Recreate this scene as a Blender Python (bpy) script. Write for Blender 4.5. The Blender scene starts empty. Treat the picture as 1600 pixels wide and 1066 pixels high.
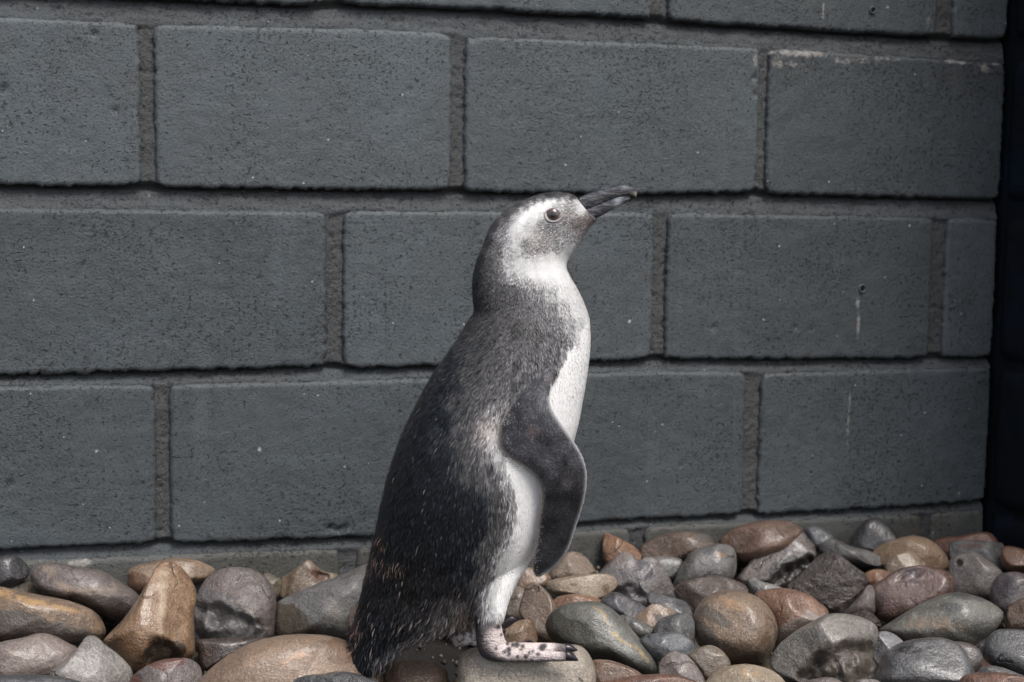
import bpy, math, random
import numpy as np
from mathutils import Vector, Matrix
from mathutils.bvhtree import BVHTree

random.seed(7); RNG = np.random.default_rng(7)
SC = bpy.context.scene
COL = SC.collection

# ------------------------------------------------------------------ camera, sky, sun, exposure
FPX = 2200.0                       # focal length in photo pixels (photo is 1600 wide)
YAW, PITCH, ROLL = 0.2756, 0.0994, 0.01276
CAM = np.array([0.0, -1.797, 0.483])
cy, sy, cp, sp, cr, sr = (math.cos(YAW), math.sin(YAW), math.cos(PITCH), math.sin(PITCH), math.cos(ROLL), math.sin(ROLL))
FWD = np.array([sy*cp, cy*cp, -sp]); _r = np.array([cy, -sy, 0.0]); _u = np.cross(_r, FWD)
RGT = _r*cr + _u*sr; UPV = -_r*sr + _u*cr

cam = bpy.data.cameras.new("camera"); camo = bpy.data.objects.new("camera", cam); COL.objects.link(camo)
camo.matrix_world = Matrix(((RGT[0], UPV[0], -FWD[0], CAM[0]), (RGT[1], UPV[1], -FWD[1], CAM[1]),
                            (RGT[2], UPV[2], -FWD[2], CAM[2]), (0, 0, 0, 1)))
cam.sensor_width = 36.0; cam.lens = FPX/1600*36.0; cam.clip_start = 0.05; cam.clip_end = 200
cam.dof.use_dof = True; cam.dof.focus_distance = 1.42; cam.dof.aperture_fstop = 9.0
SC.camera = camo

SUN_ELEV, SUN_AZ = math.radians(58), math.radians(-20)    # light comes from above, behind the camera's right shoulder
w = bpy.data.worlds.new("World"); SC.world = w; w.use_nodes = True
nt = w.node_tree; nt.nodes.clear()
sky = nt.nodes.new("ShaderNodeTexSky"); sky.sky_type = 'NISHITA'; sky.sun_disc = False
sky.sun_elevation = SUN_ELEV; sky.air_density = 1.0; sky.dust_density = 4.0; sky.ozone_density = 1.0
hs = nt.nodes.new("ShaderNodeHueSaturation"); hs.inputs["Saturation"].default_value = 0.68
bg = nt.nodes.new("ShaderNodeBackground"); bg.inputs["Strength"].default_value = 0.10
wo = nt.nodes.new("ShaderNodeOutputWorld")
nt.links.new(sky.outputs[0], hs.inputs["Color"]); nt.links.new(hs.outputs[0], bg.inputs[0]); nt.links.new(bg.outputs[0], wo.inputs[0])
# direction towards the sun: azimuth measured from -Y (behind the camera) towards +X
sdir = Vector((math.sin(-SUN_AZ)*math.cos(SUN_ELEV), -math.cos(SUN_AZ)*math.cos(SUN_ELEV), math.sin(SUN_ELEV)))
sky.sun_rotation = math.atan2(sdir.x, sdir.y)
sun = bpy.data.lights.new("sun", 'SUN'); sun.energy = 1.5; sun.angle = math.radians(24); sun.color = (1.0, 0.98, 0.95)
suno = bpy.data.objects.new("sun", sun); COL.objects.link(suno)
suno.rotation_euler = (-sdir).to_track_quat('-Z', 'Y').to_euler()
SC.view_settings.view_transform = 'Standard'; SC.view_settings.look = 'None'
SC.view_settings.exposure = 0.78; SC.view_settings.gamma = 1.0; SC.view_settings.use_curve_mapping = False

# ------------------------------------------------------------------ geometry helpers
def ray(px, py):
    d = RGT*(px-800.0) + UPV*(533.0-py) + FWD*FPX
    return d/FPX                      # depth-1 vector: CAM + t*ray has depth t along FWD
def on_plane_y(px, py, y=0.0):
    d = ray(px, py); return CAM + d*((y-CAM[1])/d[1])
def on_plane_z(px, py, z=0.0):
    d = ray(px, py); return CAM + d*((z-CAM[2])/d[2])
def project(P):
    q = np.asarray(P) - CAM; dep = q@FWD
    return 800 + FPX*(q@RGT)/dep, 533 - FPX*(q@UPV)/dep

def _hash(ix, iy, iz, s):
    n = (ix*374761393 + iy*668265263 + iz*2147483647*3 + s*1274126177) & 0xffffffff
    n = ((n ^ (n >> 13))*1274126177) & 0xffffffff
    n = n ^ (n >> 16)
    return (n & 0xffff)/65535.0
def vnoise(P, freq, seed=0):
    Q = np.asarray(P, float)*freq + 100.0
    I = np.floor(Q).astype(np.int64); F = Q - I; F = F*F*(3-2*F)
    r = 0
    for a in (0, 1):
        for b in (0, 1):
            for c in (0, 1):
                wgt = (F[:, 0] if a else 1-F[:, 0])*(F[:, 1] if b else 1-F[:, 1])*(F[:, 2] if c else 1-F[:, 2])
                r = r + wgt*_hash(I[:, 0]+a, I[:, 1]+b, I[:, 2]+c, seed)
    return r*2-1
def fbm(P, freq, seed=0, oct=3):
    r = 0; a = 1.0
    for k in range(oct):
        r = r + a*vnoise(P, freq*2**k, seed+k*17); a *= .5
    return r

def make_mesh(name, V, F, mat=None, smooth=True, cols=None, attrs=None):
    """V (n,3); F list of tuples or (m,4)/(m,3) array"""
    me = bpy.data.meshes.new(name)
    V = np.asarray(V, dtype=np.float32)
    if isinstance(F, np.ndarray):
        k = F.shape[1]; m = len(F)
        me.vertices.add(len(V)); me.vertices.foreach_set("co", V.ravel())
        me.loops.add(m*k); me.loops.foreach_set("vertex_index", F.astype(np.int32).ravel())
        me.polygons.add(m); me.polygons.foreach_set("loop_start", np.arange(0, m*k, k, dtype=np.int32))
        me.update(calc_edges=True)
    else:
        me.from_pydata([tuple(map(float, v)) for v in V], [], [tuple(int(i) for i in f) for f in F]); me.update()
    if smooth: me.polygons.foreach_set("use_smooth", np.ones(len(me.polygons), dtype=bool))
    if cols is not None:
        a = me.color_attributes.new("tint", 'FLOAT_COLOR', 'POINT')
        c = np.ones((len(V), 4), np.float32); c[:, :3] = cols; a.data.foreach_set("color", c.ravel())
    for k_, v_ in (attrs or {}).items():
        a = me.attributes.new(k_, 'FLOAT', 'POINT'); a.data.foreach_set("value", np.asarray(v_, np.float32))
    if mat: me.materials.append(mat)
    return me
def link(name, me, parent=None, loc=None):
    o = bpy.data.objects.new(name, me); COL.objects.link(o)
    if parent: o.parent = parent
    if loc is not None: o.location = tuple(float(v) for v in loc)
    return o
def empty(name, loc, label, cat):
    o = bpy.data.objects.new(name, None); COL.objects.link(o); o.location = tuple(float(v) for v in loc)
    o.empty_display_size = .05; o["label"] = label; o["category"] = cat
    return o
def grid_faces(nu, nv, wrap=False):
    i, j = np.meshgrid(np.arange(nv-1), np.arange(nu if wrap else nu-1), indexing='ij')
    a = i*nu + j; b = i*nu + (j+1) % nu
    return np.stack([a, b, b+nu, a+nu], -1).reshape(-1, 4)

# ------------------------------------------------------------------ material helpers
class NT:
    def __init__(s, name):
        s.m = bpy.data.materials.new(name); s.m.use_nodes = True; s.t = s.m.node_tree; s.t.nodes.clear()
        s.out = s.n("ShaderNodeOutputMaterial"); s.b = s.n("ShaderNodeBsdfPrincipled"); s.l(s.b.outputs[0], s.out.inputs[0])
    def n(s, t, **k):
        x = s.t.nodes.new(t)
        for a, v in k.items(): setattr(x, a, v)
        return x
    def l(s, a, b): s.t.links.new(a, b)
    def put(s, sock, v):
        if hasattr(v, "is_output") or isinstance(v, bpy.types.NodeSocket): s.l(v, sock)
        else: sock.default_value = v
    def noise(s, vec, scale, detail=4, rough=.6, dist=0.0):
        x = s.n("ShaderNodeTexNoise"); s.l(vec, x.inputs["Vector"]); x.inputs["Scale"].default_value = scale
        x.inputs["Detail"].default_value = detail; x.inputs["Roughness"].default_value = rough
        x.inputs["Distortion"].default_value = dist
        return x.outputs["Fac"]
    def ramp(s, fac, lo, hi, a=0.0, b=1.0):
        x = s.n("ShaderNodeMapRange"); x.interpolation_type = 'SMOOTHSTEP'; s.l(fac, x.inputs[0])
        for i, v in zip((1, 2, 3, 4), (lo, hi, a, b)): x.inputs[i].default_value = v
        return x.outputs[0]
    def math(s, op, a, b=0.0):
        x = s.n("ShaderNodeMath", operation=op); s.put(x.inputs[0], a); s.put(x.inputs[1], b); return x.outputs[0]
    def mix(s, fac, a, b, mode='MIX'):
        x = s.n("ShaderNodeMix", data_type='RGBA', blend_type=mode); s.put(x.inputs[0], fac)
        for sock, v in ((x.inputs[6], a), (x.inputs[7], b)):
            if isinstance(v, (tuple, list)): sock.default_value = (*v[:3], 1)
            else: s.l(v, sock)
        return x.outputs[2]
    def bump(s, h, strength, dist, normal=None):
        x = s.n("ShaderNodeBump"); s.l(h, x.inputs["Height"]); x.inputs["Strength"].default_value = strength
        x.inputs["Distance"].default_value = dist
        if normal is not None: s.l(normal, x.inputs["Normal"])
        return x.outputs[0]
    def attr(s, name, out="Fac"):
        x = s.n("ShaderNodeAttribute"); x.attribute_name = name; return x.outputs[out]
    def pos(s): return s.n("ShaderNodeNewGeometry").outputs["Position"]
    def obj(s): return s.n("ShaderNodeTexCoord").outputs["Object"]
    def mapping(s, vec, scale=(1, 1, 1), loc=(0, 0, 0)):
        x = s.n("ShaderNodeMapping"); s.l(vec, x.inputs[0]); x.inputs["Scale"].default_value = scale
        x.inputs["Location"].default_value = loc; return x.outputs[0]

def wall_paint(name, base=(.070, .083, .091), alt=(.059, .067, .072), pit_col=(.016, .014, .013), rough=.6, pits=1.0, mortar=False):
    m = NT(name); P = m.pos()
    big = m.noise(P, 5, 3); mid = m.noise(P, 38, 5, .7); fine = m.noise(P, 300, 3, .75)
    col = m.mix(m.ramp(big, .35, .65), base, alt)
    col = m.mix(m.ramp(mid, .35, .75, 0, .45), col, tuple(v*1.35 for v in base))
    col = m.mix(m.ramp(fine, .45, .25, .0, .75), col, tuple(v*.42 for v in base))
    col = m.mix(m.ramp(fine, .55, .75, .0, .5), col, tuple(v*1.55 for v in base))
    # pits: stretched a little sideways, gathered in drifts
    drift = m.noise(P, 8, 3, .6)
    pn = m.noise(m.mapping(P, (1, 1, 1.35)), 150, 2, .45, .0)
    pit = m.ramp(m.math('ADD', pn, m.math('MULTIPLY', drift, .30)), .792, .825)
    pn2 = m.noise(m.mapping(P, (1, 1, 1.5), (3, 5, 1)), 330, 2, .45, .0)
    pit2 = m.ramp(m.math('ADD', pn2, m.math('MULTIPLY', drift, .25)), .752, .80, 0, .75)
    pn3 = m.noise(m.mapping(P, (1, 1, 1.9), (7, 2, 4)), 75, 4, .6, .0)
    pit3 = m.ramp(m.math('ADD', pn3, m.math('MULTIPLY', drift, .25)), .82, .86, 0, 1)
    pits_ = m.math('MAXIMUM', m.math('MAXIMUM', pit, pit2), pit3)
    col = m.mix(m.math('MULTIPLY', pits_, .7*pits), col, pit_col)  # dark pit colour holds both dirt and the shade of their depth
    if not mortar:
        rnd = m.n("ShaderNodeObjectInfo").outputs["Random"]
        hsv = m.n("ShaderNodeHueSaturation"); m.l(col, hsv.inputs["Color"]); m.l(m.ramp(rnd, 0, 1, .86, 1.16), hsv.inputs["Value"]); col = hsv.outputs[0]
        runs = m.noise(m.mapping(P, (16, 16, 1.3)), 1.0, 5, .7)      # faint vertical weather streaks
        col = m.mix(m.ramp(runs, .55, .75, 0, .35), col, tuple(v*1.5 for v in base))
        col = m.mix(m.ramp(runs, .45, .28, 0, .35), col, tuple(v*.5 for v in base))
    # white flecks, a few larger
    for sc, lo, mx in ((40, .90, .10), (95, .92, .13)):
        v = m.n("ShaderNodeTexVoronoi"); m.l(P, v.inputs["Vector"]); v.inputs["Scale"].default_value = sc
        sepc = m.n("ShaderNodeSeparateColor"); m.l(v.outputs["Color"], sepc.inputs[0])
        rad = m.ramp(sepc.outputs[0], lo, 1.0, 0.0, mx)
        dj = m.math('ADD', v.outputs["Distance"], m.math('MULTIPLY', m.math('SUBTRACT', m.noise(P, 420, 2, .6), .5), .22))
        fl = m.math('LESS_THAN', dj, rad)
        col = m.mix(m.math('MULTIPLY', fl, .7 if not mortar else .3), col, (.50, .52, .53))
    if mortar:
        col = m.mix(m.math('MULTIPLY', m.attr("perp"), .3), col, m.mix(fine, (.040, .036, .032), (.078, .070, .062)))
    # brown dirt and algae tint
    dirt = m.ramp(m.noise(P, 14, 5, .75), .54, .8, 0, .5)
    col = m.mix(dirt, col, (.066, .058, .048))
    spk = m.ramp(m.noise(m.mapping(P, (1, 1, 1), (9, 1, 3)), 170, 3, .6), .66, .72, 0, .6)
    col = m.mix(m.math('MULTIPLY', spk, m.ramp(drift, .45, .65)), col, (.105, .080, .060))
    # lime bloom: area mask from the mesh broken up by noise
    lime = m.attr("lime"); ln = m.noise(P, 90, 5, .8)
    lm = m.ramp(m.math('SUBTRACT', m.math('ADD', m.math('MULTIPLY', m.math('SUBTRACT', ln, .5), 1.9), lime), .62), -.05, .35)
    col = m.mix(m.math('MULTIPLY', lm, .62), col, (.40, .37, .34))
    m.l(col, m.b.inputs["Base Color"])
    m.l(m.ramp(mid, .3, .7, rough-.12, rough+.12), m.b.inputs["Roughness"])
    h = m.math('SUBTRACT', m.math('ADD', m.math('MULTIPLY', fine, .5), m.math('MULTIPLY', mid, .55)), m.math('MULTIPLY', pits_, 1.5*pits))
    m.l(m.bump(h, .9 if not mortar else 1.0, .0028 if not mortar else .0045), m.b.inputs["Normal"])
    return m.m

# ------------------------------------------------------------------ the block wall
# every block: photo x of left and right edge on the joint above / below, and the edge heights, read off the courses
def lin(pts):
    xs = np.array([p[0] for p in pts], float); ys = np.array([p[1] for p in pts], float)
    return lambda x: np.interp(x, xs, ys)
ROW_TOP = {1: [(0, 25), (214, 35), (242, 36), (597, 45), (695, 50), (733, 55), (1000, 66), (1173, 73), (1202, 74), (1568, 97)],
           2: [(0, 324), (503, 330), (540, 328), (1000, 331), (1049, 332), (1460, 339), (1482, 341), (1561, 342)],
           3: [(0, 603), (239, 600), (267, 600), (596, 593), (1000, 580), (1160, 580), (1194, 583), (1551, 573)],
           4: [(0, 878), (525, 858), (565, 856), (1000, 824), (1440, 803), (1540, 796)]}
ROW_BOT = {0: [(0, -16), (499, 8), (533, 5), (760, 14), (1000, 27), (1045, 32), (1465, 57), (1570, 60)],
           1: [(0, 290), (214, 290), (246, 293), (600, 296), (705, 297), (730, 299), (1000, 303), (1184, 300), (1199, 303), (1563, 311)],
           2: [(0, 586), (509, 573), (544, 576), (1008, 562), (1040, 561), (1253, 561), (1475, 559), (1551, 558)],
           3: [(0, 860), (244, 848), (277, 850), (586, 838), (1000, 811), (1160, 804), (1186, 805), (1543, 783)]}
def world_xz(px, py):
    p = on_plane_y(px, py); return p[0], p[2]
def edge_line(pts):
    W = [world_xz(*p) for p in pts]
    slope = (W[1][1]-W[0][1])/(W[1][0]-W[0][0]) if len(W) > 1 else 0
    W = [(W[0][0]-2.0, W[0][1])] + W + [(W[-1][0]+1, W[-1][1])]
    return lin(W)
TOPL = {r: edge_line(v) for r, v in ROW_TOP.items()}; BOTL = {r: edge_line(v) for r, v in ROW_BOT.items()}
c0 = BOTL[0](0.3)
TOPL[0] = lambda x: BOTL[0](x) + .203
BOTL[4] = lambda x: TOPL[4](x) - .203
for r in (-1, -2, -3):
    BOTL[r] = (lambda k: (lambda x: BOTL[0](x) - k*.225))(r); TOPL[r] = (lambda k: (lambda x: BOTL[0](x) - k*.225 + .203))(r)
XEND = 1.2465
# (left x, right x) of each block in world metres, from photo pixels at the course's mid height
def wx(px, py): return float(on_plane_y(px, py)[0])
COURSE = {
 0: [(-9, wx(499, 0)), (wx(533, 0), wx(1020, 10)), (wx(1045, 15), wx(1465, 30)), (wx(1490, 35), XEND)],
 1: [(-9, wx(218, 160)), (wx(243, 160), wx(705, 170)), (wx(728, 175), wx(1185, 190)), (wx(1200, 190), XEND)],
 2: [(-9, wx(510, 450)), (wx(538, 450), wx(1020, 450)), (wx(1042, 450), wx(1456, 450)), (wx(1477, 450), XEND)],
 3: [(-9, wx(243, 730)), (wx(267, 730), wx(705, 710)), (wx(728, 710), wx(1163, 695)), (wx(1188, 695), XEND)],
 4: [(-9, wx(530, 880)), (wx(560, 880), wx(985, 850)), (wx(1008, 850), wx(1440, 820)), (wx(1456, 820), XEND)]}
for r in (-1, -2, -3): COURSE[r] = [(a, b) for a, b in COURSE[(r % 2)]]
def full_course(cs):
    out = list(cs); a, b = out[0]; out[0] = (b-.425, b)
    x = b-.425-.018
    while x > -1.5:
        out.insert(0, (x-.425, x)); x -= .443
    return out
LIME = []   # (world x, world z, rx, rz, strength) patches of lime bloom or splashes
def lime(px, py, rx, ry, s):
    x, z = world_xz(px, py); LIME.append((x, z, rx*.00082, ry*.00082, s))
for a in [(1250, 84, 70, 8, 1.0), (1330, 96, 90, 9, .72), (1240, 100, 30, 10, .75), (1380, 92, 60, 5, .8), (1215, 97, 14, 14, .9), (1300, 95, 60, 12, .45), (1180, 95, 7, 15, .9), (1490, 96, 26, 5, .95), (1505, 99, 14, 6, .9),
          (1538, 108, 15, 11, .95), (1558, 100, 14, 4, .95), (1450, 38, 8, 16, .8), (1448, 50, 20, 6, .5), (1340, 108, 50, 16, .38), (1286, 15, 3.5, 18, .95),
          (1340, 472, 6, 14, 1.0), (1341, 505, 4.5, 30, 1.05), (1328, 625, 4.5, 18, 1.0), (1325, 665, 3.5, 55, .95), (1545, 607, 8, 4, .6),
          (125, 881, 22, 8, 1.0), (545, 860, 14, 8, .5), (300, 868, 120, 4, .42), (1100, 812, 40, 4, .4), (1370, 800, 4, 10, .4)]: lime(*a)
# small chips in the block faces: (px, py, radius px, depth m)
CHIPS = [(516, 826, 7, .006), (530, 829, 7, .006), (540, 824, 5, .005), (1179, 122, 5, .004), (1180, 148, 5, .003), (148, 52, 5, .004), (5, 140, 7, .004),
         (1243, 512, 5, .003), (1268, 514, 4, .003), (1465, 468, 4, .003), (14, 756, 6, .004), (640, 140, 4, .003), (180, 174, 5, .003), (1115, 512, 5, .003),
         (1064, 728, 4, .003), (1170, 664, 4, .003), (740, 60, 6, .005), (600, 40, 4, .003)]
CHW = [(*world_xz(c[0], c[1]), c[2]*.00082, c[3]) for c in CHIPS]
def lime_at(x, z):
    r = np.zeros_like(x)
    for (a, b, rx, rz, s) in LIME:
        r = np.maximum(r, s*np.exp(-(((x-a)/rx)**2+((z-b)/rz)**2)*.7))
    return r

def build_block(x0, x1, top, bot, mat, parent, name, seed, axis='x', res=.0032, rag=1.0, ylim=None):
    nu = max(6, int((x1-x0)/res)); h = float(top((x0+x1)/2) - bot((x0+x1)/2)); nv = max(6, int(h/res))
    U = np.linspace(0, 1, nu); Vv = np.linspace(0, 1, nv)
    r = .0045
    def warp(t, L):      # pack extra lines near the rims
        k = .0035/L; d = np.minimum(t, 1-t); return np.where(t < .5, 1, -1)*(-k*np.exp(-d/(k*2.5))*.0) + t
    U, Vv = warp(U, x1-x0), warp(Vv, h)
    uu, vv = np.meshgrid(U, Vv)
    X = x0 + uu*(x1-x0); zt = top(X); zb = bot(X); Z = zb + vv*(zt-zb)
    eL = (X-x0); eR = (x1-X); eB = Z-zb; eT = zt-Z
    P0 = np.stack([X.ravel(), np.full(X.size, seed*.37), Z.ravel()], 1)
    n1 = fbm(P0, 90, seed, 3).reshape(X.shape); n2 = fbm(P0, 260, seed+5, 2).reshape(X.shape); n3 = fbm(P0, 14, seed+9, 2).reshape(X.shape); n4 = np.minimum(vnoise(P0, 45, seed+19).reshape(X.shape)+.35, 0)*-2
    # ragged rims
    ragB = np.exp(-eB/.006)*(np.maximum(n1, -.6)*.0013+n2*.0022+n4*.0012)*rag; ragT = np.exp(-eT/.006)*(n1*.0012)*rag
    Z = Z + ragB + ragT
    ragS = (np.exp(-eL/.005) + np.exp(-eR/.005))*(n1*.0010+n2*.0018+n4*.0008)*rag
    X = X + ragS*np.where(uu < .5, 1, -1)
    # corner rounding
    cd = .010
    for ex, sg in ((eL, 1), (eR, -1)):
        for ez, sz in ((eB, 1), (eT, -1)):
            k = np.exp(-(ex+ez)/cd); X = X + sg*k*.0035; Z = Z + sz*k*.0035
    def rnd(e, rr): t = np.clip(e/rr, 0, 1); return rr - np.sqrt(np.maximum(rr*rr-(rr-t*rr)**2, 0))
    Y = np.maximum.reduce([rnd(eL, r), rnd(eR, r), rnd(eB, .0022), rnd(eT, .0062)])
    Y = Y + n1*.0004 + n2*.00025 - n3*.0009
    for (a, b, rr, dp) in CHW:
        if axis == 'x': Y = Y + dp*np.clip(1.25-np.hypot(X-a, Z-b)/rr*(1+.35*n1), 0, 1)
    cxm, czm = (x0+x1)/2, float((top((x0+x1)/2)+bot((x0+x1)/2))/2)
    front = np.stack([X-cxm, Y, Z-czm], -1).reshape(-1, 3)
    # sides back to 9 cm
    ring = np.concatenate([np.arange(nu), np.arange(1, nv)*nu+nu-1, (nv-1)*nu+np.arange(nu-2, -1, -1), np.arange(nv-2, 0, -1)*nu])
    back = front[ring].copy(); back[:, 1] = .09
    V = np.concatenate([front, back]); nf = len(front); m = len(ring)
    F = grid_faces(nu, nv)
    k = np.arange(m); side = np.stack([ring[(k+1) % m], ring[k], nf+k, nf+(k+1) % m], 1)
    F = np.concatenate([F, side])
    lm = np.concatenate([lime_at(X.ravel(), Z.ravel()), np.zeros(m)]) if axis == 'x' else np.zeros(len(V))
    me = make_mesh("block", V, F, mat, attrs={"lime": lm})
    o = link(name, me, parent)
    return o, cxm, czm

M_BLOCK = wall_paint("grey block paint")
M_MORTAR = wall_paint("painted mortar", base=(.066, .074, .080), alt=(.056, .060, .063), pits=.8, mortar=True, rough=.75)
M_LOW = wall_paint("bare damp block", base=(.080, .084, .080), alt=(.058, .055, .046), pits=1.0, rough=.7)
wall = empty("block_wall", (0.3, 0.06, 0.0), "grey painted concrete block wall standing behind the penguin and the heap of stones", "wall")
sd = 11
for r in (-3, -2, -1, 0, 1, 2, 3, 4):
    for (a, b) in full_course(COURSE[r]):
        sd += 1; a -= .0012; b += .0012 if b < XEND-.01 else 0
        far = r < 0 or b < -.32
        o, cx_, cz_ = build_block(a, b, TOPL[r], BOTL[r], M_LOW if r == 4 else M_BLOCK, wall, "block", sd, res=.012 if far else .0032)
        o.location = Vector((cx_, 0, cz_)) - Vector(wall.location)
# mortar: one sheet behind, struck joints: deep under the upper block, flush on the lower one
def mortar_sheet():
    perp = None
    xs = np.linspace(-1.5, XEND-.001, 1000); zs = np.linspace(-.12, float(TOPL[-3](0)), 620)
    X, Z = np.meshgrid(xs, zs); Y = np.full(X.shape, .0065)
    P0 = np.stack([X.ravel(), X.ravel()*0, Z.ravel()], 1)
    st = P0*np.array([.35, 1, 1.6]); n1 = fbm(st, 110, 3, 3).reshape(X.shape); n2 = fbm(P0, 60, 8, 3).reshape(X.shape)
    perp = np.ones(X.shape)
    for r in range(-3, 4):
        zb = BOTL[r](X); zt = TOPL[r+1](X); t = np.clip((Z-zt)/(zb-zt), -.35, 1.3)
        jd = .0048 + .0098*np.clip(t, 0, 1.)**1.0 + .006*np.clip((t-.78)/.2, 0, 1)
        mk = (Z > zt-.004) & (Z < zb+.004); Y = np.where(mk, jd + n1*.0013, Y); perp = np.where(mk, np.clip(t-.5, 0, .5), perp)  # upper part of bed joints tinted darker too, shade put into the mortar colour
    n3 = fbm(P0, 300, 31, 2).reshape(X.shape); Y = Y + n2*.0009 + perp*(n3*.0006 + np.clip(n3-.45, 0, 1)*.0035)
    me = make_mesh("mortar", np.stack([X, Y, Z], -1).reshape(-1, 3) - np.array(wall.location), grid_faces(1000, 620), M_MORTAR,
                   attrs={"lime": lime_at(X.ravel(), Z.ravel()), "perp": perp.ravel()})
    link("mortar", me, wall)
mortar_sheet()
# wall body behind (solid core so the wall has real thickness)
def boxmesh(x0, x1, y0, y1, z0, z1):
    V = [(x, y, z) for x in (x0, x1) for y in (y0, y1) for z in (z0, z1)]
    F = [(0, 1, 3, 2), (4, 6, 7, 5), (0, 4, 5, 1), (2, 3, 7, 6), (0, 2, 6, 4), (1, 5, 7, 3)]
    return V, F
V, F = boxmesh(-1.95, XEND+.1, .035, .2, -.14, float(TOPL[-3](0))-.01)
link("core", make_mesh("core", np.array(V)-np.array(wall.location), F, M_MORTAR, smooth=False), wall)
# drilled holes with a plastic plug; a near-black disc paints the shade inside
def simple(name, col, rough=.5, **k):
    m = NT(name); m.b.inputs["Base Color"].default_value = (*col, 1); m.b.inputs["Roughness"].default_value = rough
    return m.m
M_PLUG = simple("grey plug", (.07, .08, .09), .5); M_HOLE_SHADE = simple("hole_shade", (.004, .004, .005), .9)
def lathe(prof, n=28, cap=True):
    V = []; F = []
    for (r, y) in prof:
        for k in range(n): V.append((r*math.cos(2*math.pi*k/n), y, r*math.sin(2*math.pi*k/n)))
    m = len(prof)
    for i in range(m-1):
        for k in range(n): F.append((i*n+k, i*n+(k+1) % n, (i+1)*n+(k+1) % n, (i+1)*n+k))
    if cap: F.append(tuple(range((m-1)*n, m*n)))
    return V, F
for (px, py, s) in ((1347, 451, 1.0), (1363, 16, .82)):
    x, z = world_xz(px, py)
    V, F = lathe([(.0068*s, -.0002), (.0062*s, -.0026), (.0045*s, -.0028), (.0036*s, -.0012), (.0034*s, .001)])
    o = link("wall_plug", make_mesh("wall_plug", V, F, M_PLUG), wall); o.location = Vector((x, 0, z))-Vector(wall.location)
    V, F = lathe([(.0033*s, .0), (.0030*s, -.0010), (.0001, -.0010)], cap=False)
    h = link("hole_shade", make_mesh("hole_shade", V, F, M_HOLE_SHADE), o)

# ------------------------------------------------------------------ the dark side wall at the inside corner
def dark_paint():
    m = NT("black side wall paint"); P = m.pos()
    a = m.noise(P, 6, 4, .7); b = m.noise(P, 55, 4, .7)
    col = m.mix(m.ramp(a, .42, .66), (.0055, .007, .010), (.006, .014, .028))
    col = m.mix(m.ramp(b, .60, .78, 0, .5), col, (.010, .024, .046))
    m.l(col, m.b.inputs["Base Color"]); m.b.inputs["Roughness"].default_value = .8
    m.b.inputs["Specular IOR Level"].default_value = .2
    m.l(m.bump(b, .8, .003), m.b.inputs["Normal"]); return m.m
M_DARK = dark_paint()
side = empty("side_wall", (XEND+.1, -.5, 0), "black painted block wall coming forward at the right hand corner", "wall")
M0 = Matrix.Rotation(math.radians(90), 4, 'Z')
for r in range(-3, 5):
    bt = float(BOTL[r](1.2)) if r != 4 else float(TOPL[4](1.2))-.203; tp = float(TOPL[r](1.2))
    off = .0 if r % 2 else .21
    x = -.0
    first = True
    while x < .35:
        L = .42 if not first else (.42 if off == 0 else .2); first = False
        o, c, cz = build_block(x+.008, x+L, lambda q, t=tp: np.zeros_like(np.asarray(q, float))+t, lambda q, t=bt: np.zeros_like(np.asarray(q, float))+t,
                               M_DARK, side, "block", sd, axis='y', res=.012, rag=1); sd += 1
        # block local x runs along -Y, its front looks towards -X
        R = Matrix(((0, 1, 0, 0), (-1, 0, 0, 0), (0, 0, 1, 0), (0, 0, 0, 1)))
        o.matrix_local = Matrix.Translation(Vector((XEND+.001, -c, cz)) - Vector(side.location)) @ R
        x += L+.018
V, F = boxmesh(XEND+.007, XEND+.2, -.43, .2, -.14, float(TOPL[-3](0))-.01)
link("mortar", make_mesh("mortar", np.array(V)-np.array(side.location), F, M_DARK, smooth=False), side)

# ------------------------------------------------------------------ ground
def ground_mat():
    m = NT("dark wet soil"); P = m.pos(); a = m.noise(P, 40, 6, .7); b = m.noise(P, 6, 3)
    m.l(m.mix(a, (.006, .005, .0045), (.017, .014, .011)), m.b.inputs["Base Color"])
    m.b.inputs["Roughness"].default_value = .75; m.l(m.bump(a, 1, .01), m.b.inputs["Normal"]); return m.m
g = link("ground", make_mesh("ground", [(-30, -40, -.10), (30, -40, -.10), (30, 20, -.10), (-30, 20, -.10)], [(0, 1, 2, 3)], ground_mat(), smooth=False))
g["kind"] = "structure"

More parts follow.
